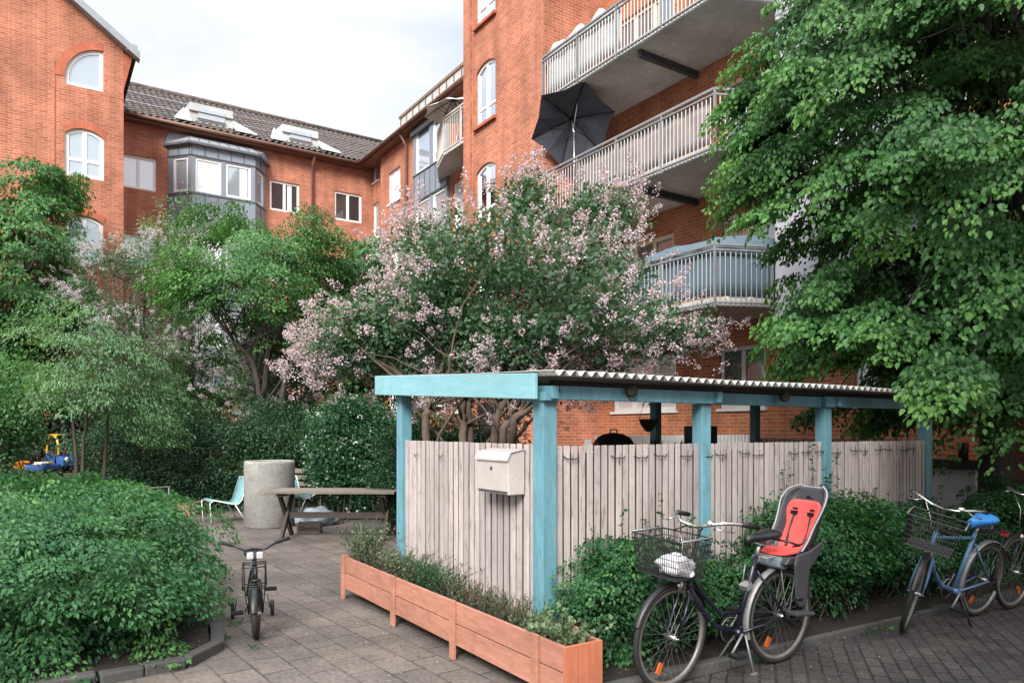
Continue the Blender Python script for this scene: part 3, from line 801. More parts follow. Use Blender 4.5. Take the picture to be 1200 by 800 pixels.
# ================================================================ ground
def sheet(name, poly, z, mat, kind='structure', thick=0.0):
    m = MB()
    if thick: m.prism([(x, y, z-thick) for x, y in poly], (0, 0, thick))
    else: m.add([(x, y, z) for x, y in poly], [tuple(range(len(poly)))])
    return tag(m.build(name, M[mat]), kind=kind)
sheet('ground', [(-300, -300), (300, -300), (300, 300), (-300, 300)], -.02, 'earth')
sheet('path', [(-8, -8), (2.75, -8), (2.75, 3.45), (3.0, 3.45), (3.0, 7.3), (6.0, 10.5), (5.3, 15.6), (1.6, 17.0), (-8, 17.5)], 0.0, 'paving')
sheet('pavement', [(2.75, -8), (30, -8), (30, 3.45), (2.75, 3.45)], .0, 'clinker')
sheet('patio', [(3.02, 4.2), (12.2, 4.2), (12.2, 11), (6.05, 10.5), (3.02, 7.25)], -.004, 'clinker')
sheet('flower_bed', [(2.95, 3.6), (10.6, 3.3), (10.6, 4.19), (2.95, 4.19)], .07, 'soil', thick=.12)
bushpoly = [(-4, 5.60), (.35, 5.62), (.85, 5.68), (1.12, 5.95), (1.2, 6.4), (1.15, 9.5), (.8, 11), (-4, 11)]
sheet('shrub_bed', bushpoly, .07, 'soil', thick=.12)
def kerb(path, w=.1, h=.10, L=.5):
    m = MB(); rnd = random.Random(7)
    for (x0, y0), (x1, y1) in zip(path[:-1], path[1:]):
        a, b = Vector((x0, y0, 0)), Vector((x1, y1, 0)); d = b-a; n = max(1, round(d.length/L))
        for i in range(n):
            p, q = a.lerp(b, (i+.012)/n), a.lerp(b, (i+.988)/n); dz = rnd.uniform(-.008, .006)
            m.bar(p+Vector((0, 0, h/2-.02+dz)), q+Vector((0, 0, h/2-.02+dz+rnd.uniform(-.006, .006))), w, h)
    o = m.build('kerb', M['kerb'], bevel=.012); return tag(o, kind='structure')
kerb([(2.96, 3.56), (6.0, 3.50), (10.6, 3.24)], .10, .09, .6)
kerb([(-4, 5.55), (.35, 5.57)]); kerb([(.36, 5.57), (.9, 5.62), (1.18, 5.92), (1.27, 6.4), (1.22, 9.5), (.87, 11.05)], L=.33)
sheet('play_yard', [(-6, 17.2), (3.2, 17.2), (3.2, 25.4), (-6, 25.4)], .55, 'earth', thick=.7)

# ================================================================ shelter
sh = thing('patio_shelter', 'low blue timber shelter with corrugated roof and pinkish slatted fence sides', 'shelter', (3.06, 4.23, 0))
def post(x, y, z, w=.11):
    m = MB(); m.span((x-w/2, y-w/2, 0), (x+w/2, y+w/2, z)); return m.build('post', M['blue_paint'], sh, bevel=.006)
PX = [3.06, 4.68, 6.38, 8.25]
for i, x in enumerate(PX): post(x, 4.23, 1.903, .125 if i == 0 else .11)
post(3.06, 6.60, 2.02, .115)
for x in PX[1:]: post(x, 6.50, 2.03, .10)
def beam(a, b, w, h, mat='blue_paint', name='beam'):
    m = MB(); m.bar(a, b, w, h); return m.build(name, M[mat], sh, bevel=.004)
z = 1.956
beam((3.13, 4.165, z), (4.80, 4.165, z), .048, .10); beam((4.60, 4.217, z-.002), (6.50, 4.217, z-.002), .048, .10)
beam((6.30, 4.165, z), (8.20, 4.165, z), .048, .10); beam((8.12, 4.217, z-.002), (8.36, 4.217, z-.002), .048, .10)
beam((2.98, 4.27, z-.03), (3.12, 4.27, z-.03), .30, .06)
beam((4.5, 6.5, 2.075), (8.35, 6.5, 2.075), .05, .085)
beam((3.06, 4.10, 1.955), (3.06, 6.86, 2.085), .06, .09)
for x in PX[1:]: beam((x+.085, 4.10, 1.96), (x+.085, 6.86, 2.09), .05, .09)
for i, x in enumerate((3.14, 4.7)):   # short dark block ends under the sheet
    pass
bm_ = MB(); bm_.bar((3.14, 4.26, 2.035), (8.4, 4.26, 2.035), .04, .035); bm_.bar((3.0, 5.4, 2.09), (8.4, 5.4, 2.09), .04, .035); bm_.bar((3.0, 6.8, 2.155), (8.4, 6.8, 2.155), .04, .035); bm_.build('batten', M['wood_dark'], sh)
fm = MB(); fm.prism([(2.905, 4.14, 1.905), (2.905, 6.97, 2.045), (2.905, 6.97, 2.235), (2.905, 4.14, 2.085)], (.03, 0, 0)); fm.build('fascia_board', M['blue_pale'], sh, bevel=.004)
# corrugated sheet
cs = MB(); pitch = .095; nw = int(5.36/pitch); sub = 8; vs, fs = [], []
rowsy = [(3.97, 2.078), (5.0, 2.117), (6.0, 2.167), (7.0, 2.217)]
for (y, z0) in rowsy:
    for i in range(nw*sub+1):
        vs.append((2.945+i*pitch/sub, y+.012*math.sin(i*.011), z0+.019*math.cos(2*PI*i/sub)+.004*math.sin(i*.03)))
c_ = nw*sub+1
for r in range(3):
    for i in range(c_-1): fs.append((r*c_+i, r*c_+i+1, (r+1)*c_+i+1, (r+1)*c_+i))
cs.add(vs, fs, smooth=True); cr = cs.build('corrugated_roof', M['corrugate'], sh)
sd = cr.modifiers.new('thickness', 'SOLIDIFY'); sd.thickness = .005
for x in (3.78, 5.62):
    m = MB(); m.lathe([(0, -.035), (.03, -.033), (.045, -.015), (.05, .02), (.045, .03), (0, .03)], (x, 4.115, 1.985), 14, Matrix.Rotation(PI/2, 3, 'X')); m.build('lamp', M['basket_wood'], sh)
# slatted fence panels
def panel(x0, y0, x1, y1, ztop, zbot=.09, pitch=.070, w=.0515, seed=1, off=(0, 0), drop=0.0):
    rnd = random.Random(seed); m = MB(); a, b = Vector((x0, y0, 0)), Vector((x1, y1, 0)); d = (b-a); L = d.length; d.normalize()
    nrm = Vector((-d.y, d.x, 0)); n = int(L/pitch); pt = L/n
    for i in range(n):
        c = a+d*(pt*(i+.5)); tz = ztop-drop*(i/n)+rnd.uniform(-.0022, .0022); k = rnd.uniform(-.003, .003)
        Mx = Matrix((d, nrm, Vector((0, 0, 1)))).transposed() @ Matrix.Rotation(rnd.uniform(-.004, .004), 3, 'Y')
        m.box(c+nrm*k+Vector((0, 0, (tz+zbot)/2)), (w, .014, tz-zbot), Mx)
    p = m.build('fence_panel', M['slat'], sh, bevel=.003)
    r = MB()
    for zz in (.3, .85, 1.4): r.bar(a+nrm*.046+Vector((0, 0, zz)), b+nrm*.046+Vector((0, 0, zz)), .04, .07)
    r.build('rail', M['wood_grey'], p)
    k = MB(); k.bar(a+d*.004+nrm*.018+Vector((0, 0, (ztop+zbot)/2-.02)), b-d*.004+nrm*.018+Vector((0, 0, (ztop+zbot)/2-.02)), .010, ztop-zbot-.07)  # dark sheet added behind the slats so the gaps read as shade
    k.build('gap_shade_sheet', M['wood_dark'], p)
    return p
panel(3.04, 6.535, 3.04, 4.30, 1.585, pitch=.088, w=.064, seed=2)
panel(3.135, 4.205, 4.62, 4.205, 1.575, seed=3); panel(4.74, 4.205, 6.32, 4.205, 1.575, seed=4); panel(6.44, 4.205, 8.19, 4.205, 1.57, pitch=.062, w=.045, seed=5)
panel(8.27, 4.30, 8.27, 6.44, 1.57, seed=6)
rnd = random.Random(5)
for x in np.arange(3.25, 8.1, .235):
    wm = MB(); x += rnd.uniform(-.05, .05)
    if rnd.random() < .12: continue
    y = 4.188; zz = 1.475+rnd.uniform(-.012, .012)
    p = [(x-.07, y, zz+.01+rnd.uniform(-.01, .01)), (x-.03, y-.012, zz-.006), (x, y-.016, zz+.004), (x+.035, y-.012, zz-.008), (x+.075, y, zz+.012)]
    wm.tube(p, .0042, 4)
    wm.tube([(x+.01, y-.014, zz+.05), (x-.004, y-.02, zz), (x+.004, y-.014, zz-.055 if rnd.random() < .25 else zz-.015)], .0042, 4)
    wm.build('hook', M['black'], sh)
for y in (6.25, 5.75):
    wm = MB(); wm.tube([(3.022, y+.05, 1.46), (3.01, y, 1.44), (3.0, y-.02, 1.44), (3.02, y-.04, 1.47)], .0042, 4); wm.build('hook', M['black'], sh)
# back picket of the shelter
pk = thing('picket_fence', 'low white picket fence seen between the shelter posts against the brick', 'fence', (6.5, 7.9, 0))
m = MB()
for x in np.arange(6.6, 9.9, .085): m.span((x, 7.9, .3), (x+.06, 7.92, 1.60))
m.build('slat', M['picket'], pk); m = MB(); m.span((6.5, 7.923, .5), (9.95, 7.96, .58)); m.span((6.5, 7.923, 1.35), (9.95, 7.96, 1.43)); m.build('rail', M['picket'], pk)
m = MB(); [m.span((x, 7.962, 0), (x+.07, 8.03, 1.55)) for x in (6.5, 9.88)]; m.build('post', M['picket'], pk)

# mailbox on the fence
mb = thing('mailbox', 'pinkish metal mailbox hanging on the slatted fence beside the corner post', 'mailbox', (3.02, 4.65, 1.22))
m = MB(); m.prism([(3.022, 4.43, 1.215), (2.885, 4.43, 1.215), (2.87, 4.43, 1.47), (2.90, 4.43, 1.525), (3.022, 4.43, 1.545)], (0, .44, 0)); m.build('body', M['mailbox'], mb, bevel=.006)
m = MB(); m.prism([(3.022, 4.42, 1.549), (2.893, 4.42, 1.529), (2.858, 4.42, 1.478), (2.858, 4.42, 1.462), (2.868, 4.42, 1.462), (2.896, 4.42, 1.522), (3.022, 4.42, 1.5475)], (0, .46, 0)); m.build('lid', M['mailbox'], mb, bevel=.003)
m = MB(); m.lathe([(0, .006), (.013, .006), (.014, 0)], (2.873, 4.655, 1.405), 12, Matrix.Rotation(-PI/2, 3, 'Y')); m.build('lock', M['dark_steel'], mb)
m = MB(); m.span((2.868, 4.45, 1.232), (2.8795, 4.85, 1.240)); m.build('slot', M['door_dark'], mb)

# planter trough
pl_ = thing('planter_trough', 'long salmon painted wooden planter trough in front of the slatted fence', 'planter', (2.74, 5.2, 0))
x0, x1, y0, y1 = 2.60, 2.885, 3.39, 7.11
for (za, zb) in ((.105, .258), (.266, .42)):
    m = MB(); m.span((x0, y0+.024, za), (x0+.024, y1-.024, zb)); m.build('board', M['planter'], pl_, bevel=.003)
    m = MB(); m.span((x1-.024, y0+.024, za), (x1, y1-.024, zb)); m.build('board', M['planter'], pl_, bevel=.003)
m = MB()
for i, (a, b) in enumerate(((x0, x0+.098), (x0+.101, x0+.192), (x0+.195, x1))): m.span((a, y0, .04), (b, y0+.022, .419))
m.build('end_board', M['planter_end'], pl_, bevel=.002)
m = MB(); m.span((x0, y1-.022, .1), (x1, y1, .42)); m.build('end_board', M['planter'], pl_, bevel=.003)
for y in (3.68, 4.74, 5.81, 7.02):
    m = MB(); m.span((x0-.024, y-.035, 0), (x0-.001, y+.035, .435)); m.build('batten', M['planter'], pl_, bevel=.003)
    m = MB(); m.span((x1+.001, y-.035, 0), (x1+.024, y+.035, .435)); m.build('batten', M['planter'], pl_, bevel=.003)
m = MB(); m.span((x0+.025, y0+.025, .12), (x1-.025, y1-.025, .36)); m.build('soil', M['soil'], pl_)

# ================================================================ bicycles
M['dark_chrome'] = surf('dull_spoke_steel', (.22, .22, .22), .4, .1, metal=.5)
def arc_strip(mb, c, R, a0, a1, w, th=.003, n=18, lip=.01):
    vs, fs = [], []
    prof = [(-w/2, -lip), (-w*.35, 0), (0, .004), (w*.35, 0), (w/2, -lip)]
    for i in range(n+1):
        a = a0+(a1-a0)*i/n
        for yy, dr in prof: vs.append((c[0]+(R+dr)*math.cos(a), c[1]+yy, c[2]+(R+dr)*math.sin(a)))
    k = len(prof)
    for i in range(n):
        for j in range(k-1): fs.append((i*k+j, i*k+j+1, (i+1)*k+j+1, (i+1)*k+j))
    mb.add(vs, fs, smooth=True)
def wheel(parent, c, R, T=None, tyre_r=.019, rimmat='alu_rim', nsp=28, refl=None, name='wheel'):
    X = T if T is not None else Matrix.Identity(4)
    def ring(rad_, n=40): return [(c[0]+rad_*math.cos(2*PI*i/n), c[1], c[2]+rad_*math.sin(2*PI*i/n)) for i in range(n)]
    m = MB(); m.tube([(c[0], -.045, c[2]), (c[0], .045, c[2])], .017, 8); m.tube([(c[0], -.065, c[2]), (c[0], .065, c[2])], .006, 6)
    w = m.xf(X).build(name, M['chrome'], parent)
    m = MB(); m.tube(ring(R-tyre_r), tyre_r, 8, closed=True); m.xf(X).build('tyre', M['rubber'], w)
    m = MB()
    vs, fs = [], []; n = 40; prof = [(-.013, R-2*tyre_r+.004), (-.014, R-2*tyre_r-.014), (0, R-2*tyre_r-.02), (.014, R-2*tyre_r-.014), (.013, R-2*tyre_r+.004)]
    for i in range(n):
        a = 2*PI*i/n
        for yy, rr in prof: vs.append((c[0]+rr*math.cos(a), yy, c[2]+rr*math.sin(a)))
    for i in range(n):
        j = (i+1) % n
        for k in range(4): fs.append((i*5+k, i*5+k+1, j*5+k+1, j*5+k))
    m.add(vs, fs, smooth=True); m.xf(X).build('rim', M[rimmat], w)
    m = MB()
    for i in range(nsp):
        a = 2*PI*i/nsp; b = a+(.5 if i % 2 else -.5)*1.6; s = 1 if (i//2) % 2 else -1
        m.tube([(c[0]+.018*math.cos(b), s*.028, c[2]+.018*math.sin(b)), (c[0]+(R-2*tyre_r-.012)*math.cos(a), 0, c[2]+(R-2*tyre_r-.012)*math.sin(a))], .0012, 3, cap=False)
    m.xf(X).build('spokes', M['dark_chrome'], w)
    if refl:
        for an in refl:
            m = MB(); cc = (c[0]+R*.62*math.cos(an), 0, c[2]+R*.62*math.sin(an))
            m.box(cc, (.035, .014, .075), Matrix.Rotation(PI/2-an, 3, 'Y')); m.xf(X).build('reflector', M['orange'], w)
    return w
def wire_basket(mb, c, lx, ly, h, taper=.8, n=9, r=.0022):
    def P(u, v, t):   # u,v in -1..1, t 0..1
        k = taper+(1-taper)*t; return (c[0]+u*lx/2*k, c[1]+v*ly/2*k, c[2]+h*t)
    for t in [i/6 for i in range(7)]:
        rr = r*2.2 if t in (0, 1) else r
        mb.tube([P(-1, -1, t), P(1, -1, t), P(1, 1, t), P(-1, 1, t)], rr, 4, closed=True)
    for i in range(n+1):
        q = -1+2*i/n
        for e in (-1, 1):
            mb.tube([P(q, e, 0), P(q, e, 1)], r, 3, cap=False); mb.tube([P(e, q, 0), P(e, q, 1)], r, 3, cap=False)
        mb.tube([P(q, -1, 0), P(q, 1, 0)], r, 3, cap=False); mb.tube([P(-1, q, 0), P(1, q, 0)], r, 3, cap=False)
def bicycle(label, frame='navy', steer=0.0, R=.345, basket=True, cover=False, child=False, stand='double', guard='black', refl=(1.9, 4.4), seat_h=.93, bars=1.06, step=True, basketmat='black', front_ref=None):
    root = thing('bicycle', label, 'bicycle', group='bicycles parked along the flower bed kerb')
    fh, rh, bb = Vector((.60, 0, R)), Vector((-.46, 0, R)), Vector((-.01, 0, .29))
    h0, h1 = Vector((.465, 0, .66)), Vector((.415, 0, .83))
    axd = (h1-h0).normalized()
    T = Matrix.Translation(h0) @ Matrix.Rotation(steer, 4, axd) @ Matrix.Translation(-h0)
    st = Vector((-.20, 0, .80))
    m = MB()
    m.tube([h0-axd*.02, h1+axd*.02], .021, 8)
    m.tube([h0+axd*.03, (.36, 0, .52), (.2, 0, .36), bb], .019, 8)
    if step: m.tube([h0+axd*.10, (.33, 0, .60), (.15, 0, .44), (-.06, 0, .42)], .016, 8)
    else: m.tube([h1-axd*.03, st-Vector((-.01, 0, .05))], .016, 8)
    m.tube([bb, st], .018, 8); m.tube([bb+Vector((0, -.05, 0)), bb+Vector((0, .05, 0))], .026, 8)
    for s in (-1, 1):
        m.tube([bb+Vector((-.03, s*.03, 0)), rh+Vector((0, s*.06, 0))], .010, 6)
        m.tube([st+Vector((.01, s*.02, -.10)), rh+Vector((0, s*.06, 0))], .009, 6)
    m.build('frame', M[frame], root)
    m = MB()
    for s in (-1, 1): m.tube([h0+Vector((.012, s*.035, -.03)), Vector((.53, s*.05, .50)), fh+Vector((0, s*.055, 0))], [.013, .012, .008], 6)
    m.tube([h0+Vector((.012, -.04, -.03)), h0+Vector((.012, .04, -.03))], .014, 6)
    m.xf(T).build('fork', M[frame], root)
    wheel(root, rh, R, refl=(5.3,)); wheel(root, fh, R, T, refl=refl)
    m = MB(); arc_strip(m, rh, R+.018, -.35, 2.9, .055); mg = m.build('mudguard', M[guard], root); mg.data.materials[0] = M[guard]
    m = MB(); arc_strip(m, fh, R+.018, .35, 2.75, .05); 
    for s in (-1, 1): m.tube([fh+Vector((0, s*.05, 0)), fh+Vector((-.9*R, s*.028, .42*R))], .003, 4)
    m.xf(T).build('mudguard', M['black'], root)
    # handlebar: stem, swept bar, grips, bell
    sp = h1+axd*(bars-h1.z-.02)
    m = MB(); m.tube([h1, sp, sp+Vector((.05, 0, .02))], .012, 8)
    hb = sp+Vector((.05, 0, .02))
    for s in (-1, 1): m.tube([hb, hb+Vector((.03, s*.09, .02)), hb+Vector((-.02, s*.2, .05)), hb+Vector((-.14, s*.27, .045)), hb+Vector((-.26, s*.285, .02))], .011, 8)
    hbo = m.xf(T).build('handlebar', M['chrome'], root)
    for s in (-1, 1):
        m = MB(); m.tube([hb+Vector((-.13, s*.266, .046)), hb+Vector((-.275, s*.287, .017))], .017, 8); m.xf(T).build('grip', M['black'], hbo)
    m = MB(); m.lathe([(0, .03), (.02, .026), (.03, .01), (.03, 0), (0, 0)], hb+Vector((0, .12, .03)), 12); m.xf(T).build('bell', M['chrome'], hbo)
    m = MB()
    for s in (-1, 1): m.tube([hb+Vector((0, s*.17, .035)), hb+Vector((.05, s*.21, .02)), hb+Vector((-.05, s*.27, .0))], .005, 5)
    m.tube([hb+Vector((.02, -.14, .03)), hb+Vector((.06, -.05, -.12)), h0+Vector((.03, -.03, .05))], .004, 5)
    m.xf(T).build('brake_lever', M['chrome'], hbo)
    # saddle
    m = MB(); m.tube([st-Vector((0, 0, .02)), st+Vector((-.035, 0, seat_h-.83))], .013, 8); m.build('seat_post', M['chrome'], root)
    sv = st+Vector((-.04, 0, seat_h-.80)); vs, fs = [], []
    secs = [(.15, .018, -.012), (.09, .03, .0), (.0, .055, .004), (-.07, .09, .015), (-.115, .095, .022), (-.14, .07, .018)]
    def saddle(grow):
        mm = MB(); vs, fs = [], []
        for x, w, zz in secs:
            for k in range(10):
                a = 2*PI*k/10; up = .03 if math.sin(a) > 0 else .035
                vs.append(sv+Vector((x, (w+grow)*math.cos(a), zz+(up+grow)*math.sin(a))))
        for i in range(len(secs)-1):
            for k in range(10): fs.append((i*10+k, i*10+(k+1) % 10, (i+1)*10+(k+1) % 10, (i+1)*10+k))
        fs += [tuple(range(10)), tuple(reversed(range(50, 60)))]
        mm.add(vs, fs, smooth=True); return mm
    so = saddle(0).build('saddle', M['black'], root)
    m = MB()
    for s in (-1, 1): m.tube([sv+Vector((-.08, s*.04, -.05)), sv+Vector((-.02, s*.03, -.06)), sv+Vector((.09, s*.012, -.025))], .005, 5); m.lathe([(.014, -.035), (.018, -.01), (.014, .01)], sv+Vector((-.1, s*.05, -.03)), 8)
    m.build('spring', M['steel'], so)
    if cover: saddle(.012).build('saddle_cover', M['cover_blue'], so)
    # crank, pedals, chain case, rack, stand
    m = MB(); m.lathe([(.085, -.003), (.09, 0), (.085, .003)], bb+Vector((0, -.055, 0)), 20, Matrix.Rotation(PI/2, 3, 'X'))
    for s in (-1, 1):
        e = bb+Vector((s*.12, s*.075, -s*.115)); m.tube([bb+Vector((0, s*.06, 0)), e], .009, 6)
    cr = m.build('crank', M['steel'], root)
    for s in (-1, 1):
        m = MB(); e = bb+Vector((s*.12, s*.125, -s*.115)); m.box(e, (.085, .085, .022)); m.build('pedal', M['black'], cr)
    m = MB(); m.prism([bb+Vector((.10, -.066, .0)), bb+Vector((.03, -.066, .085)), rh+Vector((0, -.066, .05)), rh+Vector((-.05, -.066, 0)), rh+Vector((0, -.066, -.05)), bb+Vector((.03, -.066, -.085))], (0, -.022, 0)); m.build('chain_guard', M['black'], root, bevel=.004)
    m = MB(); zt = 2*R+.10
    for s in (-1, 0, 1): m.tube([(-.22, s*.05, zt), (-.68, s*.05, zt)], .006, 6)
    for x in (-.24, -.45, -.67): m.tube([(x, -.065, zt), (x, .065, zt)], .006, 6)
    for s in (-1, 1):
        m.tube([(-.58, s*.055, zt), rh+Vector((-.02, s*.065, 0))], .005, 5); m.tube([(-.38, s*.055, zt), rh+Vector((0, s*.065, 0))], .005, 5)
    m.tube([(-.24, 0, zt), (-.2, 0, .74)], .006, 5)
    m.build('rear_rack', M['black' if not child else 'steel'], root)
    m = MB(); m.box((-.70, 0, zt-.04), (.02, .06, .04)); m.build('tail_light', M['toy_red'], root)
    m = MB()
    if stand == 'double':
        for s in (-1, 1): m.tube([bb+Vector((-.05, s*.04, -.02)), Vector((-.06-.04*s, s*.14-.05, .006))], .008, 6); m.box((-.06-.04*s, s*.14-.05, .008), (.05, .02, .012))
    else: m.tube([bb+Vector((-.04, .03, -.02)), Vector((-.03, .20, .006))], .009, 6)
    m.build('kickstand', M['steel' if stand == 'double' else 'black'], root)
    m = MB(); m.lathe([(0, -.05), (.03, -.04), (.04, 0), (.0, .01)], h0+Vector((.10, 0, .02)), 12, Matrix.Rotation(PI/2, 3, 'Y')); m.xf(T).build('headlight', M['chrome'], root)
    if child:
        m = MB(); m.box((-.10, 0, .60), (.06, .07, .04), Matrix.Rotation(.5, 3, 'Y')); m.tube([(-.10, .03, .62), (-.13, .035, .74)], .006, 5); m.tube([(-.10, -.03, .62), (-.13, -.035, .74)], .006, 5); m.build('folding_lock', M['steel'], root)
    if basket:
        m = MB(); wire_basket(m, (.635, 0, .765), .31, .40, .25, .82, 20)
        m.tube([hb+Vector((0, -.06, 0)), (.50, -.1, 1.02)], .006, 5); m.tube([hb+Vector((0, .06, 0)), (.50, .1, 1.02)], .006, 5)
        for s in (-1, 1): m.tube([(.62, s*.12, .765), fh+Vector((0, s*.06, .02))], .005, 5)
        bk = m.xf(T).build('basket', M[basketmat], root)
        for s in (-1, 1):
            m = MB(); m.tube([(.49, s*.205, 1.02), (.785, s*.205, 1.02)], .006, 6); m.xf(T).build('basket_rim', M['steel'], bk)
    if child:
        seat = child_seat(root)
        for q in [seat]+list(seat.children):
            for v in q.data.vertices:
                v.co.z = .79+(v.co.z-.84)*.70 if v.co.z > .84 else v.co.z-.05
                v.co.x -= .27
    return root, T
def child_seat(root):
    # shell: a swept back with wrapped sides; local x forward
    m = MB(); vs, fs = [], []
    prof = [(-.30, .84, .15, .15), (-.36, .88, .16, .15), (-.42, .98, .165, .15), (-.455, 1.10, .165, .13), (-.49, 1.24, .18, .11), (-.52, 1.36, .19, .10), (-.54, 1.46, .165, .07), (-.548, 1.51, .10, .03)]
    n = 9
    for x, z, w, dep_ in prof:
        for k in range(n):
            t = -1+2*k/(n-1); e = max(0, abs(t)-.45)/.55
            vs.append((x+dep_*e**1.5, w*math.sin(t*PI/2), z+.02*e))
    for i in range(len(prof)-1):
        for k in range(n-1): fs.append((i*n+k, i*n+k+1, (i+1)*n+k+1, (i+1)*n+k))
    m.add(vs, fs, smooth=True)
    o = m.build('child_seat', M['shell'], root); sd = o.modifiers.new('thickness', 'SOLIDIFY'); sd.thickness = .022
    ss = o.modifiers.new('smooth', 'SUBSURF'); ss.levels = ss.render_levels = 1
    edge = [vs[i*n+0] for i in range(1, len(prof))]+[vs[(len(prof)-1)*n+k] for k in range(n)]+[vs[i*n+n-1] for i in reversed(range(1, len(prof)))]
    sm_ = []; ne = len(edge); ev_ = [Vector(p) for p in edge]
    for i in range(ne-1):
        p0, p1, p2, p3 = ev_[max(0, i-1)], ev_[i], ev_[i+1], ev_[min(ne-1, i+2)]
        for f in (0, .25, .5, .75): sm_.append(.5*((2*p1)+(p2-p0)*f+(2*p0-5*p1+4*p2-p3)*f*f+(3*p1-p0-3*p2+p3)*f**3))
    edge = sm_+[ev_[-1]]
    m = MB(); m.tube(edge, .007, 6); m.build('shell_edge', M['shell_rim'], o)
    m = MB()   # seat pan and front nose, side skirts and leg guards
    m.prism([(-.40, -.15, .84), (-.10, -.15, .85), (-.06, -.15, .80), (-.36, -.15, .77)], (0, .30, 0))
    for s in (-1, 1):
        m.prism([(-.44, s*.155, .99), (-.28, s*.165, .91), (-.14, s*.165, .88), (-.11, s*.17, .80), (-.13, s*.175, .54), (-.17, s*.175, .50), (-.24, s*.175, .51), (-.27, s*.17, .75), (-.40, s*.155, .86)], (0, s*.018, 0))
        m.prism([(-.06, s*.165, .49), (-.26, s*.165, .47), (-.26, s*.165, .445), (-.06, s*.165, .46)], (0, s*.085, 0))
    m.tube([(-.36, 0, .80), (-.38, 0, .70)], .03, 8); m.build('seat_body', M['shell'], o, bevel=.012)
    m = MB(); m.prism([(-.06, -.10, .845), (-.05, -.10, .77), (-.14, -.10, .74), (-.16, -.10, .85)], (0, .20, 0)); m.build('front_nose', M['grey_plastic'], o, bevel=.02)
    m = MB(); vs, fs = [], []
    pad = [(-.07, .855, .10), (-.2, .875, .135), (-.33, .885, .14), (-.375, .95, .135), (-.405, 1.06, .12), (-.43, 1.15, .12), (-.452, 1.24, .15), (-.47, 1.32, .15), (-.482, 1.38, .11)]
    for i, (x, z, w) in enumerate(pad):
        for k in range(7):
            t = -1+2*k/6; vs.append((x+.03*abs(t)**2 if z > .9 else x, w*t, z+(.012 if z < .9 else 0)*abs(t)))
    for i in range(len(pad)-1):
        for k in range(6): fs.append((i*7+k, i*7+k+1, (i+1)*7+k+1, (i+1)*7+k))
    m.add(vs, fs, smooth=True); p = m.build('pad', M['red_pad'], o); sd = p.modifiers.new('thickness', 'SOLIDIFY'); sd.thickness = .03; sd.offset = 0
    ss = p.modifiers.new('smooth', 'SUBSURF'); ss.levels = ss.render_levels = 2
    for s in (-1, 1):
        m = MB(); m.tube([(-.43, s*.07, 1.26), (-.405, s*.075, 1.16), (-.38, s*.08, 1.05), (-.34, s*.07, .95), (-.28, s*.03, .91)], .011, 5)
        m.box((-.425, s*.072, 1.245), (.03, .05, .035)); m.box((-.445, s*.075, 1.285), (.03, .04, .02))
        m.build('strap', M['black'], o)
        m = MB(); m.tube([(-.12, s*.19, .57), (-.18, s*.2, .56)], .012, 5); m.build('foot_strap', M['black'], o)
    m = MB(); m.tube([(-.20, -.15, .96), (-.13, -.12, 1.0), (-.10, 0, 1.01), (-.13, .12, 1.0), (-.20, .15, .96)], .012, 6)
    m.build('safety_bar', M['black'], o)
    m = MB(); m.lathe([(.0, 0), (.03, 0), (.03, .01), (0, .01)], (-.512, .0, 1.40), 10, Matrix.Rotation(PI/2, 3, 'Y')); m.build('vent', M['black'], o)
    return o
def place(root, front, rear, lean=0.0):
    f, r = Vector((front[0], front[1], 0)), Vector((rear[0], rear[1], 0)); d = (f-r).normalized()
    yaw = math.atan2(d.y, d.x); mid = r+d*.46
    root.location = (mid.x, mid.y, .003); root.rotation_euler = (lean, 0, yaw)
b1, T1 = bicycle('navy step through bicycle with wire basket and grey and coral child seat', 'navy', steer=.10, child=True, guard='steel', refl=(5.2,))
place(b1, (3.47, 3.40), (4.52, 3.36), lean=-.03)
b2, T2 = bicycle('blue framed bicycle with bright blue saddle cover and black basket leaning towards the shrubs', 'blue_frame', steer=.42, cover=True, stand='side', refl=(2.2,), seat_h=.90, step=False, guard='steel')
place(b2, (6.12, 3.28), (7.16, 3.22), lean=-.17)
b3, T3 = bicycle('black bicycle with orange wheel reflectors at the right edge behind the blue saddle bicycle', 'navy', steer=.05, basket=False, stand='side', refl=(2.6, 4.2), R=.35)
place(b3, (7.72, 3.16), (8.78, 3.05), lean=-.06)
# white bag in the basket of the first bicycle
bpy.context.view_layer.update()
def crumple(name, label, cat, c, size, mat, seed=1, parent=None):
    rnd = random.Random(seed); bm = bmesh.new(); bmesh.ops.create_icosphere(bm, subdivisions=4, radius=1)
    from mathutils import noise
    for v in bm.verts:
        k = 1+.28*noise.noise(v.co*1.8+Vector((seed, 0, 0)))+.22*abs(noise.noise(v.co*4+Vector((0, seed, 0))))
        v.co = Vector((v.co.x*size[0]*k, v.co.y*size[1]*k, max(-.55, v.co.z)*size[2]*k))
    me = bpy.data.meshes.new(name); bm.to_mesh(me); bm.free()
    for p in me.polygons: p.use_smooth = True
    me.materials.append(M[mat]); o = bpy.data.objects.new(name, me); COL.objects.link(o); o.location = c
    return tag(o, label, cat)
bw = b1.matrix_world @ T1 @ Vector((.62, .03, .815))
crumple('plastic_bag', 'crumpled white plastic bag lying in the wire basket of the child seat bicycle', 'bag', bw, (.10, .125, .075), 'bag', 3)

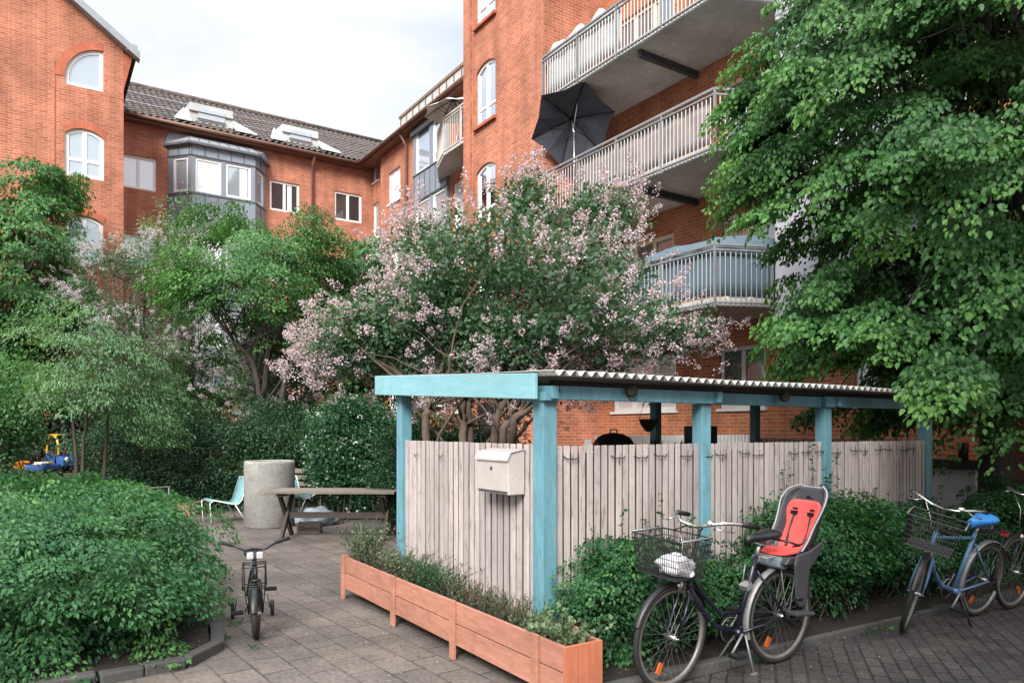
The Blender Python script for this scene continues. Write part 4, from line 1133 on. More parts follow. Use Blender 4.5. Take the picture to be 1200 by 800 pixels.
# child's bicycle with stabilisers
kb = thing('child_bicycle', 'small black child bicycle with training wheels standing on the paved path', 'bicycle')
R = .203; fh, rh, bb = Vector((.42, 0, R)), Vector((-.32, 0, R)), Vector((-.02, 0, .21))
h0, h1 = Vector((.325, 0, .46)), Vector((.295, 0, .56)); T = Matrix.Translation(h0) @ Matrix.Rotation(-.10, 4, (h1-h0).normalized()) @ Matrix.Translation(-h0)
m = MB(); m.tube([h0-Vector((0, 0, .02)), h1], .018, 8); m.tube([h0, (.15, 0, .32), bb], .017, 8); m.tube([h1-Vector((0, 0, .03)), (.1, 0, .42), (-.1, 0, .40)], .014, 8); m.tube([bb, (-.13, 0, .5)], .015, 8)
for s in (-1, 1): m.tube([bb+Vector((0, s*.03, 0)), rh+Vector((0, s*.05, 0))], .009, 6); m.tube([(-.12, s*.02, .46), rh+Vector((0, s*.05, 0))], .008, 6)
m.build('frame', M['black'], kb)
m = MB()
for s in (-1, 1): m.tube([h0+Vector((.01, s*.035, -.01)), fh+Vector((-.01, s*.045, .16)), fh+Vector((0, s*.05, 0))], .011, 6)
m.tube([h0+Vector((.01, -.04, -.01)), h0+Vector((.01, .04, -.01))], .014, 6); m.xf(T).build('fork', M['black'], kb)
wheel(kb, rh, R, tyre_r=.026, nsp=16, rimmat='black'); wheel(kb, fh, R, T, tyre_r=.026, nsp=16, rimmat='black')
m = MB(); arc_strip(m, fh, R+.018, .25, 2.6, .06); m.xf(T).build('mudguard', M['black'], kb)
m = MB(); hb = Vector((.27, 0, .70)); m.tube([h1, hb], .012, 8)
for s in (-1, 1): m.tube([hb, hb+Vector((.02, s*.08, .0)), hb+Vector((-.01, s*.17, .045)), hb+Vector((-.06, s*.235, .06))], .011, 8)
ho = m.xf(T).build('handlebar', M['black'], kb)
for s in (-1, 1):
    m = MB(); m.tube([hb+Vector((-.015, s*.16, .042)), hb+Vector((-.08, s*.27, .062))], .017, 8); m.xf(T).build('grip', M['rubber'], ho)
m = MB(); m.box(hb+Vector((.02, -.038, -.05)), (.03, .055, .06)); m.box(hb+Vector((.02, .038, -.05)), (.03, .055, .06)); m.xf(T).build('handlebar_pad', M['screen_white'], kb, bevel=.012)
m = MB()
for s in (-1, 1): m.tube([(.36, s*.085, .42), (.36, s*.085, .60), (.40, s*.085, .62), (.55, s*.085, .60), (.55, s*.085, .43), (.36, s*.085, .42)], .005, 5)
for x, zz in ((.37, .61), (.55, .60), (.36, .43), (.55, .43), (.46, .43), (.46, .61)): m.tube([(x, -.085, zz), (x, .085, zz)], .005, 5)
for s in (-1, 1): m.tube([(.46, s*.08, .43), fh+Vector((0, s*.055, 0))], .004, 4)
m.xf(T).build('front_carrier', M['black'], kb)
m = MB(); m.tube([(-.13, 0, .48), (-.15, 0, .57)], .012, 8); m.lathe([(0, .03), (.05, .03), (.085, .01), (.07, -.02), (0, -.025)], (-.16, 0, .60), 12); m.build('saddle', M['rubber'], kb)
m = MB()
for s in (-1, 1): m.tube([bb+Vector((0, s*.05, 0)), bb+Vector((s*.03, s*.07, s*.10))], .008, 6)
ck = m.build('crank', M['steel'], kb)
for s in (-1, 1):
    m = MB(); e = bb+Vector((s*.03, s*.135, s*.10))
    for dx in (-.035, 0, .035): m.box(e+Vector((dx, 0, 0)), (.014, .09, .02))
    for dy in (-.045, .045): m.box(e+Vector((0, dy, 0)), (.084, .012, .02))
    m.build('pedal', M['black'], ck)
for s in (-1, 1):
    m = MB(); m.tube([rh+Vector((0, s*.05, 0)), rh+Vector((-.01, s*.13, -.01)), rh+Vector((-.01, s*.15, -.135))], .007, 6); tw_ = m.build('training_wheel', M['steel'], kb)
    m = MB(); m.lathe([(0, -.014), (.06, -.014), (.068, -.008), (.068, .008), (.06, .014), (0, .014)], rh+Vector((-.01, s*.17, -.135)), 18, Matrix.Rotation(PI/2, 3, 'X')); m.build('tyre', M['rubber'], tw_)
fp, = (gnd(300, 748),); hd = Vector((-fp.x+.25, -fp.y, 0)).normalized()
kb.rotation_euler = (0, 0, math.atan2(hd.y, hd.x)); kb.location = (fp.x-hd.x*.42, fp.y-hd.y*.42, .002)

# ================================================================ seating area
RV = rad(-33.3)
tp = dep(394, 575, 11.3)
tb = thing('trestle_table', 'weathered grey wooden table with dark crossed legs on the paving', 'table', (tp.x, tp.y, 0), RV-.03)
m = MB()
for i in range(5): m.box((0, -.30+.15*i, .735), (1.95, .142, .035))
m.build('tabletop', M['wood_grey'], tb, bevel=.004)
for s in (-1, 1):
    x = s*.78
    for q in (-1, 1):
        m = MB(); m.bar((x+q*.025, -q*.33, 0.0), (x+q*.025, q*.24, .70), .045, .075); m.build('leg', M['wood_dark'], tb)
    m = MB(); m.bar((x, -.32, .694), (x, .32, .694), .09, .045); m.build('cross_rail', M['wood_dark'], tb)
m = MB(); m.bar((-.76, 0, .36), (.76, 0, .36), .04, .09); m.build('stretcher', M['wood_dark'], tb)
cp = dep(316, 620, 12.75)
cr_ = thing('concrete_ring', 'tall round concrete well ring standing behind the trestle table', 'concrete ring', (cp.x, cp.y, 0))
m = MB(); m.lathe([(.40, 0), (.425, .02), (.425, 1.10), (.415, 1.14), (.36, 1.14), (.35, 1.12), (.35, .9)], (cp.x, cp.y, 0), 48); m.build('shell', M['concrete'], cr_)
m = MB(); m.lathe([(.352, .92), (.2, .95), (0, .96)], (cp.x, cp.y, 0), 24); m.build('soil', M['soil'], cr_)
def lounge_chair(label, loc, rz):
    t = thing('garden_chair', label, 'chair', loc, rz, 'low woven garden chairs')
    m = MB(); vs, fs = [], []
    prof = [(.36, .40), (.30, .415), (.0, .34), (-.12, .33), (-.18, .40), (-.30, .78)]
    for x, z in prof: vs += [(x, -.26, z), (x, .26, z)]
    fs = [(2*i, 2*i+1, 2*i+3, 2*i+2) for i in range(len(prof)-1)]
    m.add(vs, fs, smooth=True); o = m.build('seat', M['teal'], t); sd = o.modifiers.new('t', 'SOLIDIFY'); sd.thickness = .02
    m = MB()
    for s in (-1, 1):
        y = s*.275
        m.tube([(x, y, z) for x, z in [(.34, 0), (.37, .38), (.30, .425), (.0, .345), (-.12, .335), (-.18, .40), (-.31, .80)]], .011, 6)
        m.tube([(-.06, y, .34), (-.26, y, 0)], .011, 6)
    m.tube([(-.31, -.275, .80), (-.31, .275, .80)], .011, 6)
    m.build('tube_frame', M['white_tube'], t); return t
c1 = dep(266, 612, 13.3); lounge_chair('low teal garden chair with white tubes left of the concrete ring', (c1.x, c1.y, 0), rad(180)+RV+.65)
c2 = dep(348, 592, 14.3); lounge_chair('low teal garden chair mostly hidden between the concrete ring and the table', (c2.x, c2.y, 0), rad(30))
bp_ = dep(438, 605, 12.0)
bn = thing('bench_block', 'low pale concrete bench block under the right end of the table', 'bench', (bp_.x, bp_.y, 0), RV)
m = MB(); m.box((0, 0, .12), (.62, .34, .24)); m.build('base', M['concrete'], bn, bevel=.01); m = MB(); m.box((0, 0, .27), (.70, .42, .055)); m.build('top', M['wood_grey'], bn, bevel=.006)
cpz = dep(363, 615, 11.9)
ct = thing('crate', 'small grey slatted crate on the paving beneath the table', 'crate', (cpz.x, cpz.y, 0), RV+.1)
m = MB()
for zz in (.03, .09, .15):
    m.box((0, -.13, zz), (.36, .012, .045)); m.box((0, .13, zz), (.36, .012, .045)); m.box((-.18, 0, zz), (.012, .26, .045)); m.box((.18, 0, zz), (.012, .26, .045))
m.build('slat', M['wood_grey'], ct); m = MB(); m.box((0, 0, .01), (.35, .25, .015)); m.build('base', M['wood_grey'], ct)
crumple('cloth_bundle', 'pale bundle of cloth lying on the ground behind the crate', 'bundle', dep(372, 596, 12.8).xy.to_3d()+Vector((0, 0, .11)), (.34, .22, .2), 'grey_plastic', 8)
bb_ = dep(356, 560, 14.6)
bh = thing('garden_bench', 'grey slatted garden bench with backrest in the hedge shade behind the concrete ring', 'bench', (bb_.x, bb_.y, 0), RV)
m = MB(); [m.box((0, -.16+.11*i, .44), (1.3, .09, .03)) for i in range(4)]; m.build('seat', M['wood_grey'], bh)
m = MB(); [m.box((0, .24+.01*i, .58+.13*i), (1.3, .025, .09)) for i in range(3)]; m.build('backrest', M['wood_grey'], bh)
for s in (-1, 1):
    m = MB(); m.box((s*.55, -.14, .21), (.05, .05, .425)); m.bar((s*.55, .20, 0), (s*.55, .275, .88), .05, .04); m.build('leg', M['wood_dark'], bh)

# things inside the shelter, seen over the fence
wb = thing('storage_bench', 'tall dark storage bench behind the fence inside the shelter', 'bench', (5.6, 5.35, 0))
m = MB(); m.box((5.6, 5.35, 1.30), (2.1, .5, .04)); m.build('top', M['wood_dark'], wb)
m = MB(); m.box((5.6, 5.37, .64), (1.9, .42, 1.27)); m.build('cabinet', M['wood_dark'], wb)
gp = onx(719, 520, 4.98); gp = Vector((gp.x, gp.y, 1.32))
gr = thing('kettle_grill', 'black round kettle grill lid showing above the slatted fence', 'grill', gp)
m = MB(); m.lathe([(.0, .02), (.12, .03), (.19, .10), (.215, .17), (.21, .18)], gp, 28); m.build('bowl', M['enamel'], gr)
m = MB(); m.lathe([(.218, .18), (.21, .23), (.17, .29), (.10, .325), (0, .34)], gp, 28); m.build('lid', M['enamel'], gr)
m = MB(); m.tube([gp+Vector((-.05, 0, .33)), gp+Vector((-.04, 0, .37)), gp+Vector((.04, 0, .37)), gp+Vector((.05, 0, .33))], .008, 6); m.tube([gp+Vector((.215, 0, .15)), gp+Vector((.3, 0, .16))], .008, 6); m.build('handle', M['dark_steel'], gr)
hp = dep(760, 498, 7.2)
hbk = thing('hanging_basket', 'dark cone shaped basket hanging from the shelter roof', 'hanging basket', (hp.x, hp.y, 1.65))
m = MB(); m.lathe([(0, -.07), (.03, -.06), (.075, 0), (.095, .055), (.10, .06), (.085, .06), (0, .04)], (hp.x, hp.y, hp.z), 18); m.build('bowl', M['basket_wood'], hbk)
m = MB(); [m.tube([(hp.x+.095*math.cos(a), hp.y+.095*math.sin(a), hp.z+.06), (hp.x, hp.y, 2.13)], .003, 4) for a in (0, 2.1, 4.2)]; m.build('chain', M['dark_steel'], hbk)
hx = dep(821, 508, 7.6)
hb2 = thing('planter_box', 'black box planter hung on wires between the shelter posts', 'planter', (hx.x, hx.y, hx.z-.1))
m = MB(); m.box((hx.x, hx.y, hx.z-.02), (.20, .28, .20), Matrix.Rotation(.2, 3, 'Z')); m.build('box', M['black'], hb2, bevel=.01)
m = MB(); m.tube([(hx.x-.08, hx.y-.1, hx.z+.08), (hx.x, hx.y, 2.14)], .003, 4); m.tube([(hx.x+.08, hx.y+.1, hx.z+.08), (hx.x, hx.y, 2.14)], .003, 4); m.build('wire', M['dark_steel'], hb2)
for i, (px, col, lab) in enumerate(((746, 'white_paint', 'small white pot on the storage bench beside the grill lid'), (766, 'lilac_wall', 'lilac glazed pot on the storage bench under the hanging basket'), (784, 'black', 'black pot on the storage bench near the inner blue post'))):
    q = dep(px, 515, 7.0); q = Vector((5.2+.32*i, 5.3, 1.322))
    p = thing('plant_pot', lab, 'pot', q, 0, 'pots on the storage bench')
    m = MB(); m.lathe([(0, 0), (.05, 0), (.075, .13), (.08, .14), (.065, .14), (0, .12)], q, 16); m.build('pot', M[col], p)
    rnd = random.Random(40+i); lf = MB()
    for k in range(26):
        a, t = rnd.uniform(0, 6.28), rnd.uniform(.3, 1.1); d = Vector((math.cos(a)*math.sin(t), math.sin(a)*math.sin(t), math.cos(t))); e = q+Vector((0, 0, .13))+d*rnd.uniform(.08, .17); s_ = d.cross(Vector((0, 0, 1))).normalized()*.02
        lf.add([q+Vector((0, 0, .13)), (q+Vector((0, 0, .13))).lerp(e, .6)+s_, e, (q+Vector((0, 0, .13))).lerp(e, .6)-s_], [(0, 1, 2, 3)])
    lf.build('foliage', LG['hedge'], p)
# behind the shelter's far end
cb = thing('white_cabinet', 'white cabinet with black top against the brick wall beyond the shelter', 'cabinet', (11.2, 5.25, 0))
m = MB(); m.span((11.0, 4.95, .12), (11.5, 5.65, 1.12)); m.build('body', M['screen_white'], cb, bevel=.01); m = MB(); m.span((10.95, 4.9, 1.123), (11.55, 5.7, 1.25)); m.tube([(11.2, 5.2, 1.25), (11.2, 5.2, 1.5)], .07, 10); m.build('top', M['black'], cb)
m = MB(); m.span((11.05, 5.0, 0), (11.45, 5.6, .118)); m.build('plinth', M['black'], cb)
gw = thing('garden_wall', 'low brown brick wall at the right edge behind the lime tree trunk', 'wall', (11.7, 3.2, 0))
Wgw = Wall((11.6, 0, 0), (0, 1, 0), (-1, 0, 0)); m = MB(); Wgw.fill(m, 1.0, 4.72, 0, 1.70); Wall((0, 4.72, 0), (1, 0, 0), (0, 1, 0)).fill(m, 11.6, 11.9, 0, 1.7)
M['brick_brown'] = brick('brown_brick_wall', (.17, .06, .035, 1), (.12, .045, .03, 1), (.13, .09, .07, 1)); m.build('face', M['brick_brown'], gw)
m = MB(); m.span((11.55, 1.0, 1.703), (11.95, 4.76, 1.77)); m.build('coping', M['brick_trim'], gw)
ibp = dep(1215, 625, 8.8)
ib = thing('iron_bench', 'bench with scrolled black iron end and wooden slats behind the parked bicycles', 'bench', (ibp.x, ibp.y, 0), rad(-70))
m = MB(); [m.box((0, -.15+.10*i, .42), (1.2, .075, .03)) for i in range(4)]; m.build('seat', M['wood_warm'], ib); m = MB(); [m.box((0, .25+.02*i, .55+.12*i), (1.2, .025, .08)) for i in range(3)]; m.build('backrest', M['wood_warm'], ib)
for s in (-1, 1):
    m = MB(); x = s*.58
    sp = [(x, -.18+.10*math.cos(a)*(1-a/14), .56+.10*math.sin(a)*(1-a/14)) for a in np.arange(0, 8, .4)]
    m.tube([(x, -.26, 0), (x, -.20, .25), (x, -.12, .42), (x, -.10, .55)]+[], .016, 6); m.tube(sp, .012, 6); m.tube([(x, .30, 0), (x, .24, .40), (x, .32, .85)], .016, 6); m.tube([(x, -.08, .62), (x, .1, .64), (x, .28, .62)], .016, 6); m.build('iron_end', M['dark_steel'], ib)
gc = dep(1190, 600, 10.6)
crumple('barbecue_cover', 'dark covered garden item standing against the brown wall', 'cover', (gc.x, gc.y, .45), (.34, .34, .62), 'black', 5)

# ================================================================ play yard
def toy_car(loc, rz):
    t = thing('toy_car', 'yellow roofed toy car with blue body on the play yard', 'toy car', loc, rz)
    m = MB(); m.prism([(-.38, -.26, .16), (.42, -.26, .16), (.44, -.26, .36), (.30, -.26, .46), (.10, -.26, .50), (-.30, -.26, .52), (-.40, -.26, .40)], (0, .52, 0)); m.build('body', M['toy_blue'], t, bevel=.04)
    m = MB(); m.box((-.02, 0, .52), (.34, .40, .12)); m.build('seat', M['toy_red'], t, bevel=.03)
    m = MB()
    for s in (-1, 1): m.tube([(.20, s*.22, .46), (.16, s*.215, .80), (.08, s*.21, .93), (-.02, s*.21, .97)], .035, 8); m.tube([(-.30, s*.22, .50), (-.26, s*.215, .84), (-.18, s*.21, .95), (-.08, s*.21, .97)], .035, 8)
    m.box((-.05, 0, .985), (.42, .48, .05)); m.build('roof', M['toy_yellow'], t, bevel=.02)
    for x in (-.26, .28):
        for s in (-1, 1):
            m = MB(); m.lathe([(0, -.035), (.10, -.035), (.12, -.02), (.12, .02), (.10, .035), (0, .035)], (x, s*.27, .12), 18, Matrix.Rotation(PI/2, 3, 'X')); w = m.build('wheel', M['black'], t)
            m = MB(); m.lathe([(0, .038), (.05, .038), (.05, .03)], (x, s*.27, .12), 12, Matrix.Rotation(-s*PI/2+PI, 3, 'X')); m.build('hub', M['white_paint'], w)
    for s in (-1, 1):
        m = MB(); m.lathe([(0, .02), (.05, .01), (.055, 0)], (.435, s*.15, .36), 12, Matrix.Rotation(PI/2, 3, 'Y')); m.build('headlight', M['white_paint'], t)
q = dep(73, 550, 19.2); toy_car((q.x, q.y, .55), rad(-60))
def ride_on(label, loc, rz, col, seatcol):
    t = thing('ride_on_toy', label, 'toy', loc, rz, 'plastic ride on toys')
    m = MB(); m.prism([(-.30, -.09, .16), (.30, -.09, .14), (.34, -.09, .30), (.12, -.09, .28), (-.05, -.09, .27), (-.30, -.09, .34)], (0, .18, 0)); m.build('body', M[col], t, bevel=.03)
    m = MB(); m.box((-.12, 0, .33), (.26, .19, .06)); m.build('seat', M[seatcol], t, bevel=.02)
    m = MB(); m.tube([(.24, 0, .28), (.20, 0, .50)], .02, 8); m.tube([(.20, -.17, .50), (.20, .17, .50)], .018, 8); m.build('handlebar', M['black'], t)
    for x in (-.2, .24):
        for s in (-1, 1):
            m = MB(); m.lathe([(0, -.025), (.08, -.025), (.09, 0), (.08, .025), (0, .025)], (x, s*.13, .09), 14, Matrix.Rotation(PI/2, 3, 'X')); m.build('wheel', M['rubber'], t)
for px, z_, rz, c, s, l in ((33, 17.8, .4, 'toy_orange', 'toy_orange', 'orange ride on toy furthest left in the play yard'), (44, 17.2, 2.2, 'toy_blue', 'white_paint', 'blue ride on toy with white seat in front of the toy car'), (58, 17.5, 1.0, 'toy_blue', 'toy_yellow', 'blue ride on toy with yellow seat nearest the toy car')):
    q = dep(px, 550, z_); ride_on(l, (q.x, q.y, .55), rz, c, s)
q = dep(38, 540, 20.0)
ps = thing('playhouse', 'dark wooden playhouse in the shade at the back of the play yard', 'playhouse', (q.x, q.y, .5))
m = MB(); m.box((q.x, q.y, .95), (1.3, 1.0, 1.1)); m.build('wall', M['shed'], ps); m = MB(); m.prism([(q.x-.8, q.y-.65, 1.503), (q.x+.8, q.y-.65, 1.503), (q.x, q.y-.65, 1.9)], (0, 1.4, 0)); m.build('roof', M['fascia_dark'], ps)
m = MB(); m.box((q.x+.1, q.y-.515, .95), (.5, .02, .8)); m.build('door', M['toy_red'], ps)
sx = dep(208, 583, 14.8)
sb = thing('sandbox', 'low wooden sandbox edge half hidden behind the clipped bush', 'sandbox', (sx.x, sx.y, 0), RV)
m = MB()
for a, b in (((-.5, -.5), (.5, -.5)), ((.5, -.5), (.5, .5)), ((.5, .5), (-.5, .5)), ((-.5, .5), (-.5, -.5))): m.bar((a[0], a[1], .12), (b[0], b[1], .12), .14, .24)
m.build('board', M['wood_warm'], sb)
hr = thing('hand_rail', 'thin grey metal rail running low in front of the dark hedge', 'rail', (1.0, 14.5, 0))
a, b = dep(97, 577, 14.2), dep(200, 570, 14.6)
m = MB(); m.tube([a, b], .02, 6); [m.tube([a.lerp(b, t), (a.lerp(b, t).x, a.lerp(b, t).y, 0)], .018, 6) for t in (.02, .5, .98)]; m.build('tube', M['steel'], hr)
# ================================================================ vegetation
def norm(a): return a/np.maximum(1e-9, np.linalg.norm(a, axis=1, keepdims=True))
def leaf_obj(name, mat, P, A, N, L, W, parent=None, six=False, fold=.22, curl=.12, seed=0, rnd=None):
    """one mesh of many separate leaves: base points P, axes A, normals N, lengths L, widths W"""
    r = np.random.default_rng(seed); n = len(P); A = norm(A); N = norm(N-A*np.sum(N*A, 1, keepdims=True)); S = np.cross(A, N)
    L = np.broadcast_to(L, n)[:, None]; W = np.broadcast_to(W, n)[:, None]
    if six:
        V = np.stack([P, P+A*L*.30-S*W*.5+N*W*fold, P+A*L*.68-S*W*.40+N*W*fold*.6-N*L*curl*.5, P+A*L-N*L*curl*1.4, P+A*L*.68+S*W*.40+N*W*fold*.6-N*L*curl*.5, P+A*L*.30+S*W*.5+N*W*fold], 1)
        k = 6; fpat = np.array([[0, 5, 4, 3], [0, 3, 2, 1]])
    else:
        V = np.stack([P, P+A*L*.45-S*W*.5+N*W*fold, P+A*L-N*L*curl, P+A*L*.45+S*W*.5+N*W*fold], 1)
        k = 4; fpat = np.array([[0, 3, 2, 1]])
    off = root_off(parent); V = V.reshape(-1, 3)-np.array(off)[None, :]
    faces = (np.arange(n)[:, None, None]*k+fpat[None]).reshape(-1, 4)
    me = bpy.data.meshes.new(name); nf = len(faces)
    me.vertices.add(len(V)); me.vertices.foreach_set('co', V.ravel().astype(np.float32))
    me.loops.add(nf*4); me.loops.foreach_set('vertex_index', faces.ravel().astype(np.int32))
    me.polygons.add(nf); me.polygons.foreach_set('loop_start', np.arange(0, nf*4, 4, dtype=np.int32))
    me.update(calc_edges=True)
    if rnd is None: rnd = r.beta(2.0, 2.2, n)
    at = me.attributes.new('rnd', 'FLOAT', 'POINT'); at.data.foreach_set('value', np.repeat(rnd, k).astype(np.float32))
    me.materials.append(mat); o = bpy.data.objects.new(name, me); COL.objects.link(o)
    if parent is not None: o.parent = parent
    return o
def cat_(parts): return [np.concatenate([p[i] for p in parts]) for i in range(len(parts[0]))]
def sprays(C, O, R, n, r, tilt=.6, thick=.12, droop=.35, jit=.5):
    """flat drooping sprays: centres C, outward horizontal directions O, radius R, n leaves each -> P, A, N, spray index"""
    m = len(C); O = norm(O); R = np.broadcast_to(R, m)
    up = np.array([0, 0, 1.0]); t = np.broadcast_to(tilt, m)[:, None]
    D = O*np.cos(t)-up*np.sin(t); Nn = O*np.sin(t)+up*np.cos(t); Sd = np.cross(Nn, D)
    ix = np.repeat(np.arange(m), n); q = len(ix)
    rr = np.sqrt(r.random(q))*R[ix]; ph = r.random(q)*2*PI
    a, b = (rr*np.cos(ph))[:, None], (rr*np.sin(ph)*.8)[:, None]
    P = C[ix]+D[ix]*a+Sd[ix]*b+Nn[ix]*(r.normal(0, thick, q)*R[ix]-.28*(rr**2)/np.maximum(R[ix], .05))[:, None]
    A = D[ix]*(.7+.3*np.cos(ph))[:, None]+Sd[ix]*(np.sin(ph)*.7)[:, None]+r.normal(0, jit*.7, (q, 3)); A[:, 2] -= droop
    N = Nn[ix]+r.normal(0, jit, (q, 3))
    return P, A, N, ix
def puffs(C, R, n, r, up=.5, ctr=None, shell=.5):
    """round loose leaf clumps"""
    m = len(C); R = np.broadcast_to(R, m); ix = np.repeat(np.arange(m), n); q = len(ix)
    d = norm(r.normal(0, 1, (q, 3))); rr = r.random(q)**shell*R[ix]
    P = C[ix]+d*rr[:, None]; A = d*.8+r.normal(0, .55, (q, 3)); N = d*.5+r.normal(0, .6, (q, 3)); N[:, 2] += up
    return P, A, N, ix
def lump(u, seed, k=2.3, amp=.22):
    """lumpy radius factor for unit directions"""
    r = np.random.default_rng(seed); s = np.zeros(len(u))
    for _ in range(7):
        w = r.normal(0, k, 3); s += np.sin(u@w+r.random()*6.28)
    return 1+amp*s/2.6
def crown_pts(c, rad_, n, r, seed, inner=.45, amp=.22, zmin=None, gap=.0):
    u = norm(r.normal(0, 1, (n, 3))); k = inner+(1-inner)*r.random(n)**.55
    p = np.array(c)+u*np.array(rad_)*(k*lump(u, seed, 2.3, amp))[:, None]
    if zmin is not None: p = p[p[:, 2] > zmin]
    if gap:   # open gaps
        w = np.random.default_rng(seed+9); s = sum(np.sin(p@w.normal(0, 2.6, 3)+w.random()*6) for _ in range(5))
        p = p[s > -gap]
    return p
def limbs(mb, start, targets, r0, r1, r, sag=.15, seg=5, n=6):
    for t in targets:
        a = Vector(start[int(r.integers(len(start)))]); b = Vector(t); pts = []; L = (b-a).length
        off = Vector(r.normal(0, .08, 3))*L
        for i in range(n+1):
            k = i/n; p = a.lerp(b, k)+off*math.sin(PI*k)+Vector((0, 0, sag*L*math.sin(PI*k)*.6)); pts.append(p+Vector(r.normal(0, .012, 3))*L*(1 if 0 < i < n else 0))
        mb.tube(pts, [r0+(r1-r0)*i/n for i in range(n+1)], seg)
def trunk(mb, pts, r0, r1, seg=10, n=10, wob=.02, seed=1, flare=.35):
    r = random.Random(seed); out, rr = [], []
    pts = [Vector(p) for p in pts]; m = len(pts)-1
    for i in range(n*m+1):
        k = i/n; j = min(m-1, int(k)); f = k-j
        p0, p1, p2, p3 = pts[max(0, j-1)], pts[j], pts[j+1], pts[min(m, j+2)]
        p = .5*((2*p1)+(p2-p0)*f+(2*p0-5*p1+4*p2-p3)*f*f+(3*p1-p0-3*p2+p3)*f**3)
        out.append(p+Vector((r.uniform(-wob, wob), r.uniform(-wob, wob), 0))); t = i/(n*m)
        rr.append((r0+(r1-r0)*t)*(1+flare*max(0, 1-t*9)**2)*r.uniform(.94, 1.06))
    mb.tube(out, rr, seg); return out

def lime_tree():
    r = np.random.default_rng(11)
    t = thing('lime_tree', 'large lime tree with drooping leaf sprays and dark trunk beyond the end of the shelter', 'tree', (10.45, 4.42, 0))
    m = MB(); tp = trunk(m, [(10.45, 4.42, 0), (10.38, 4.42, 1.6), (10.25, 4.4, 3.4), (10.05, 4.35, 5.5), (9.8, 4.3, 8.2)], .225, .07, 12, 8, .015, 3)
    c, R = np.array((9.05, 4.15, 5.5)), np.array((2.65, 2.65, 3.9))
    def bough_set(cc, RR, n, seed, lo, hi, rb):
        q = np.random.default_rng(seed); u = norm(q.normal(0, 1, (n, 3))); k = lo+(hi-lo)*q.random(n)**.7
        B = np.array(cc)+u*np.array(RR)*(k*lump(u, seed, 2.2, .16))[:, None]; return B, q.uniform(*rb, n)
    B, BR = bough_set(c, R, 270, 21, .78, 1.0, (.50, .85))
    Bi, BRi = bough_set(c, R*.8, 60, 22, .2, .85, (.6, .9))
    lows = [bough_set((9.7, 4.2, 2.85), (1.8, 1.6, .9), 34, 5, .3, 1, (.4, .6)), bough_set(tuple(dep(1150, 462, 7.9)), (.7, .6, .45), 9, 6, .1, 1, (.3, .42)),
            bough_set(tuple(dep(955, 478, 9.7)), (.55, .3, .14), 4, 8, .1, 1, (.2, .3)), bough_set(tuple(dep(1040, 480, 9.7)), (.65, .4, .16), 5, 9, .1, 1, (.22, .34)), bough_set(tuple(dep(945, 390, 9.4)), (.45, .45, .5), 9, 12, .1, 1, (.35, .5)), bough_set(tuple(dep(892, 120, 9.3)), (.40, .5, .7), 12, 13, .1, 1, (.4, .6)), bough_set(tuple(dep(1118, 446, 6.55)), (.3, .2, .12), 5, 15, .1, 1, (.2, .3)), bough_set(tuple(dep(890, 205, 9.2)), (.42, .45, .4), 7, 14, .1, 1, (.4, .55))]
    B = np.concatenate([B, Bi]+[l[0] for l in lows]); BR = np.concatenate([BR, BRi]+[l[1] for l in lows])
    O = B-np.array([10.1, 4.4, 0]); O[:, 2] = 0; O = norm(O+r.normal(0, .25, O.shape)*[1, 1, 0])
    keep = (B[:, 0] < 11.4) & ~((B[:, 0] > 10.5) & (B[:, 1] > 5.2)) & ~((B[:, 0] > 9.7) & (B[:, 1] > 7.7)) & (B[:, 2] > 1.6)
    keep &= ~((B[:, 0] < 8.9) & (B[:, 1] > 3.4) & (B[:, 1] < 7.2) & (B[:, 2] < 2.75))
    B, BR, O = B[keep], BR[keep], O[keep]; nb = len(B)
    # each bough: a drooping fan of sprays, lighter young leaves at its tip
    ns = 11; tilt = r.uniform(.35, .85, nb); ib = np.repeat(np.arange(nb), ns)
    D = O*np.cos(tilt)[:, None]-np.array([0, 0, 1.])*np.sin(tilt)[:, None]; Nn = O*np.sin(tilt)[:, None]+np.array([0, 0, 1.])*np.cos(tilt)[:, None]; Sd = np.cross(Nn, D)
    ua = r.uniform(-.8, .8, nb*ns); ub = r.uniform(-.75, .75, nb*ns)
    C = B[ib]+D[ib]*(ua*BR[ib])[:, None]+Sd[ib]*(ub*BR[ib])[:, None]+Nn[ib]*(-.30*(ua**2+ub**2)*BR[ib]+r.normal(0, .05, nb*ns))[:, None]
    OO = O[ib]*.8+Sd[ib]*(ub*.8)[:, None]; OO[:, 2] = 0
    C = np.where((C[:, 0] > 11.75)[:, None], [11.6, 4.2, 5.0]+r.normal(0, .2, C.shape), C)
    P, A, N, ix = sprays(C, OO, r.uniform(.20, .36, len(C)), 52, r, tilt[ib]*r.uniform(.8, 1.5, nb*ns), .08, .5, .48)
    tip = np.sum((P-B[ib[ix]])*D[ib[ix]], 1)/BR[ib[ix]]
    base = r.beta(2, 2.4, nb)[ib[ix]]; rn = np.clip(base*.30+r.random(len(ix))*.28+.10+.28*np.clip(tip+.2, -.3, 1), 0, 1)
    q = len(P); L = .038+.048*r.beta(1.6, 2.2, q)
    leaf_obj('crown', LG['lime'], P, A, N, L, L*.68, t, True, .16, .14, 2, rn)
    limbs(m, [tuple(p) for p in tp[12:]], [tuple(p) for p in B[r.choice(nb, 40, replace=False)]], .05, .010, r, .12, 6)
    limbs(m, [tuple(p) for p in tp[14:]], [tuple(p) for p in B[r.choice(nb, 90, replace=False)]], .022, .005, r, .12, 4)
    m.build('trunk', M['bark_lime'], t)
    # unseen copy of the lime behind the viewer, added to shade the right foreground
    t2 = t.copy(); COL.objects.link(t2); t2.location = (3.05, -3.05, 0); t2['label'] = 'unseen lime tree copy added behind the viewer to shade the right foreground'
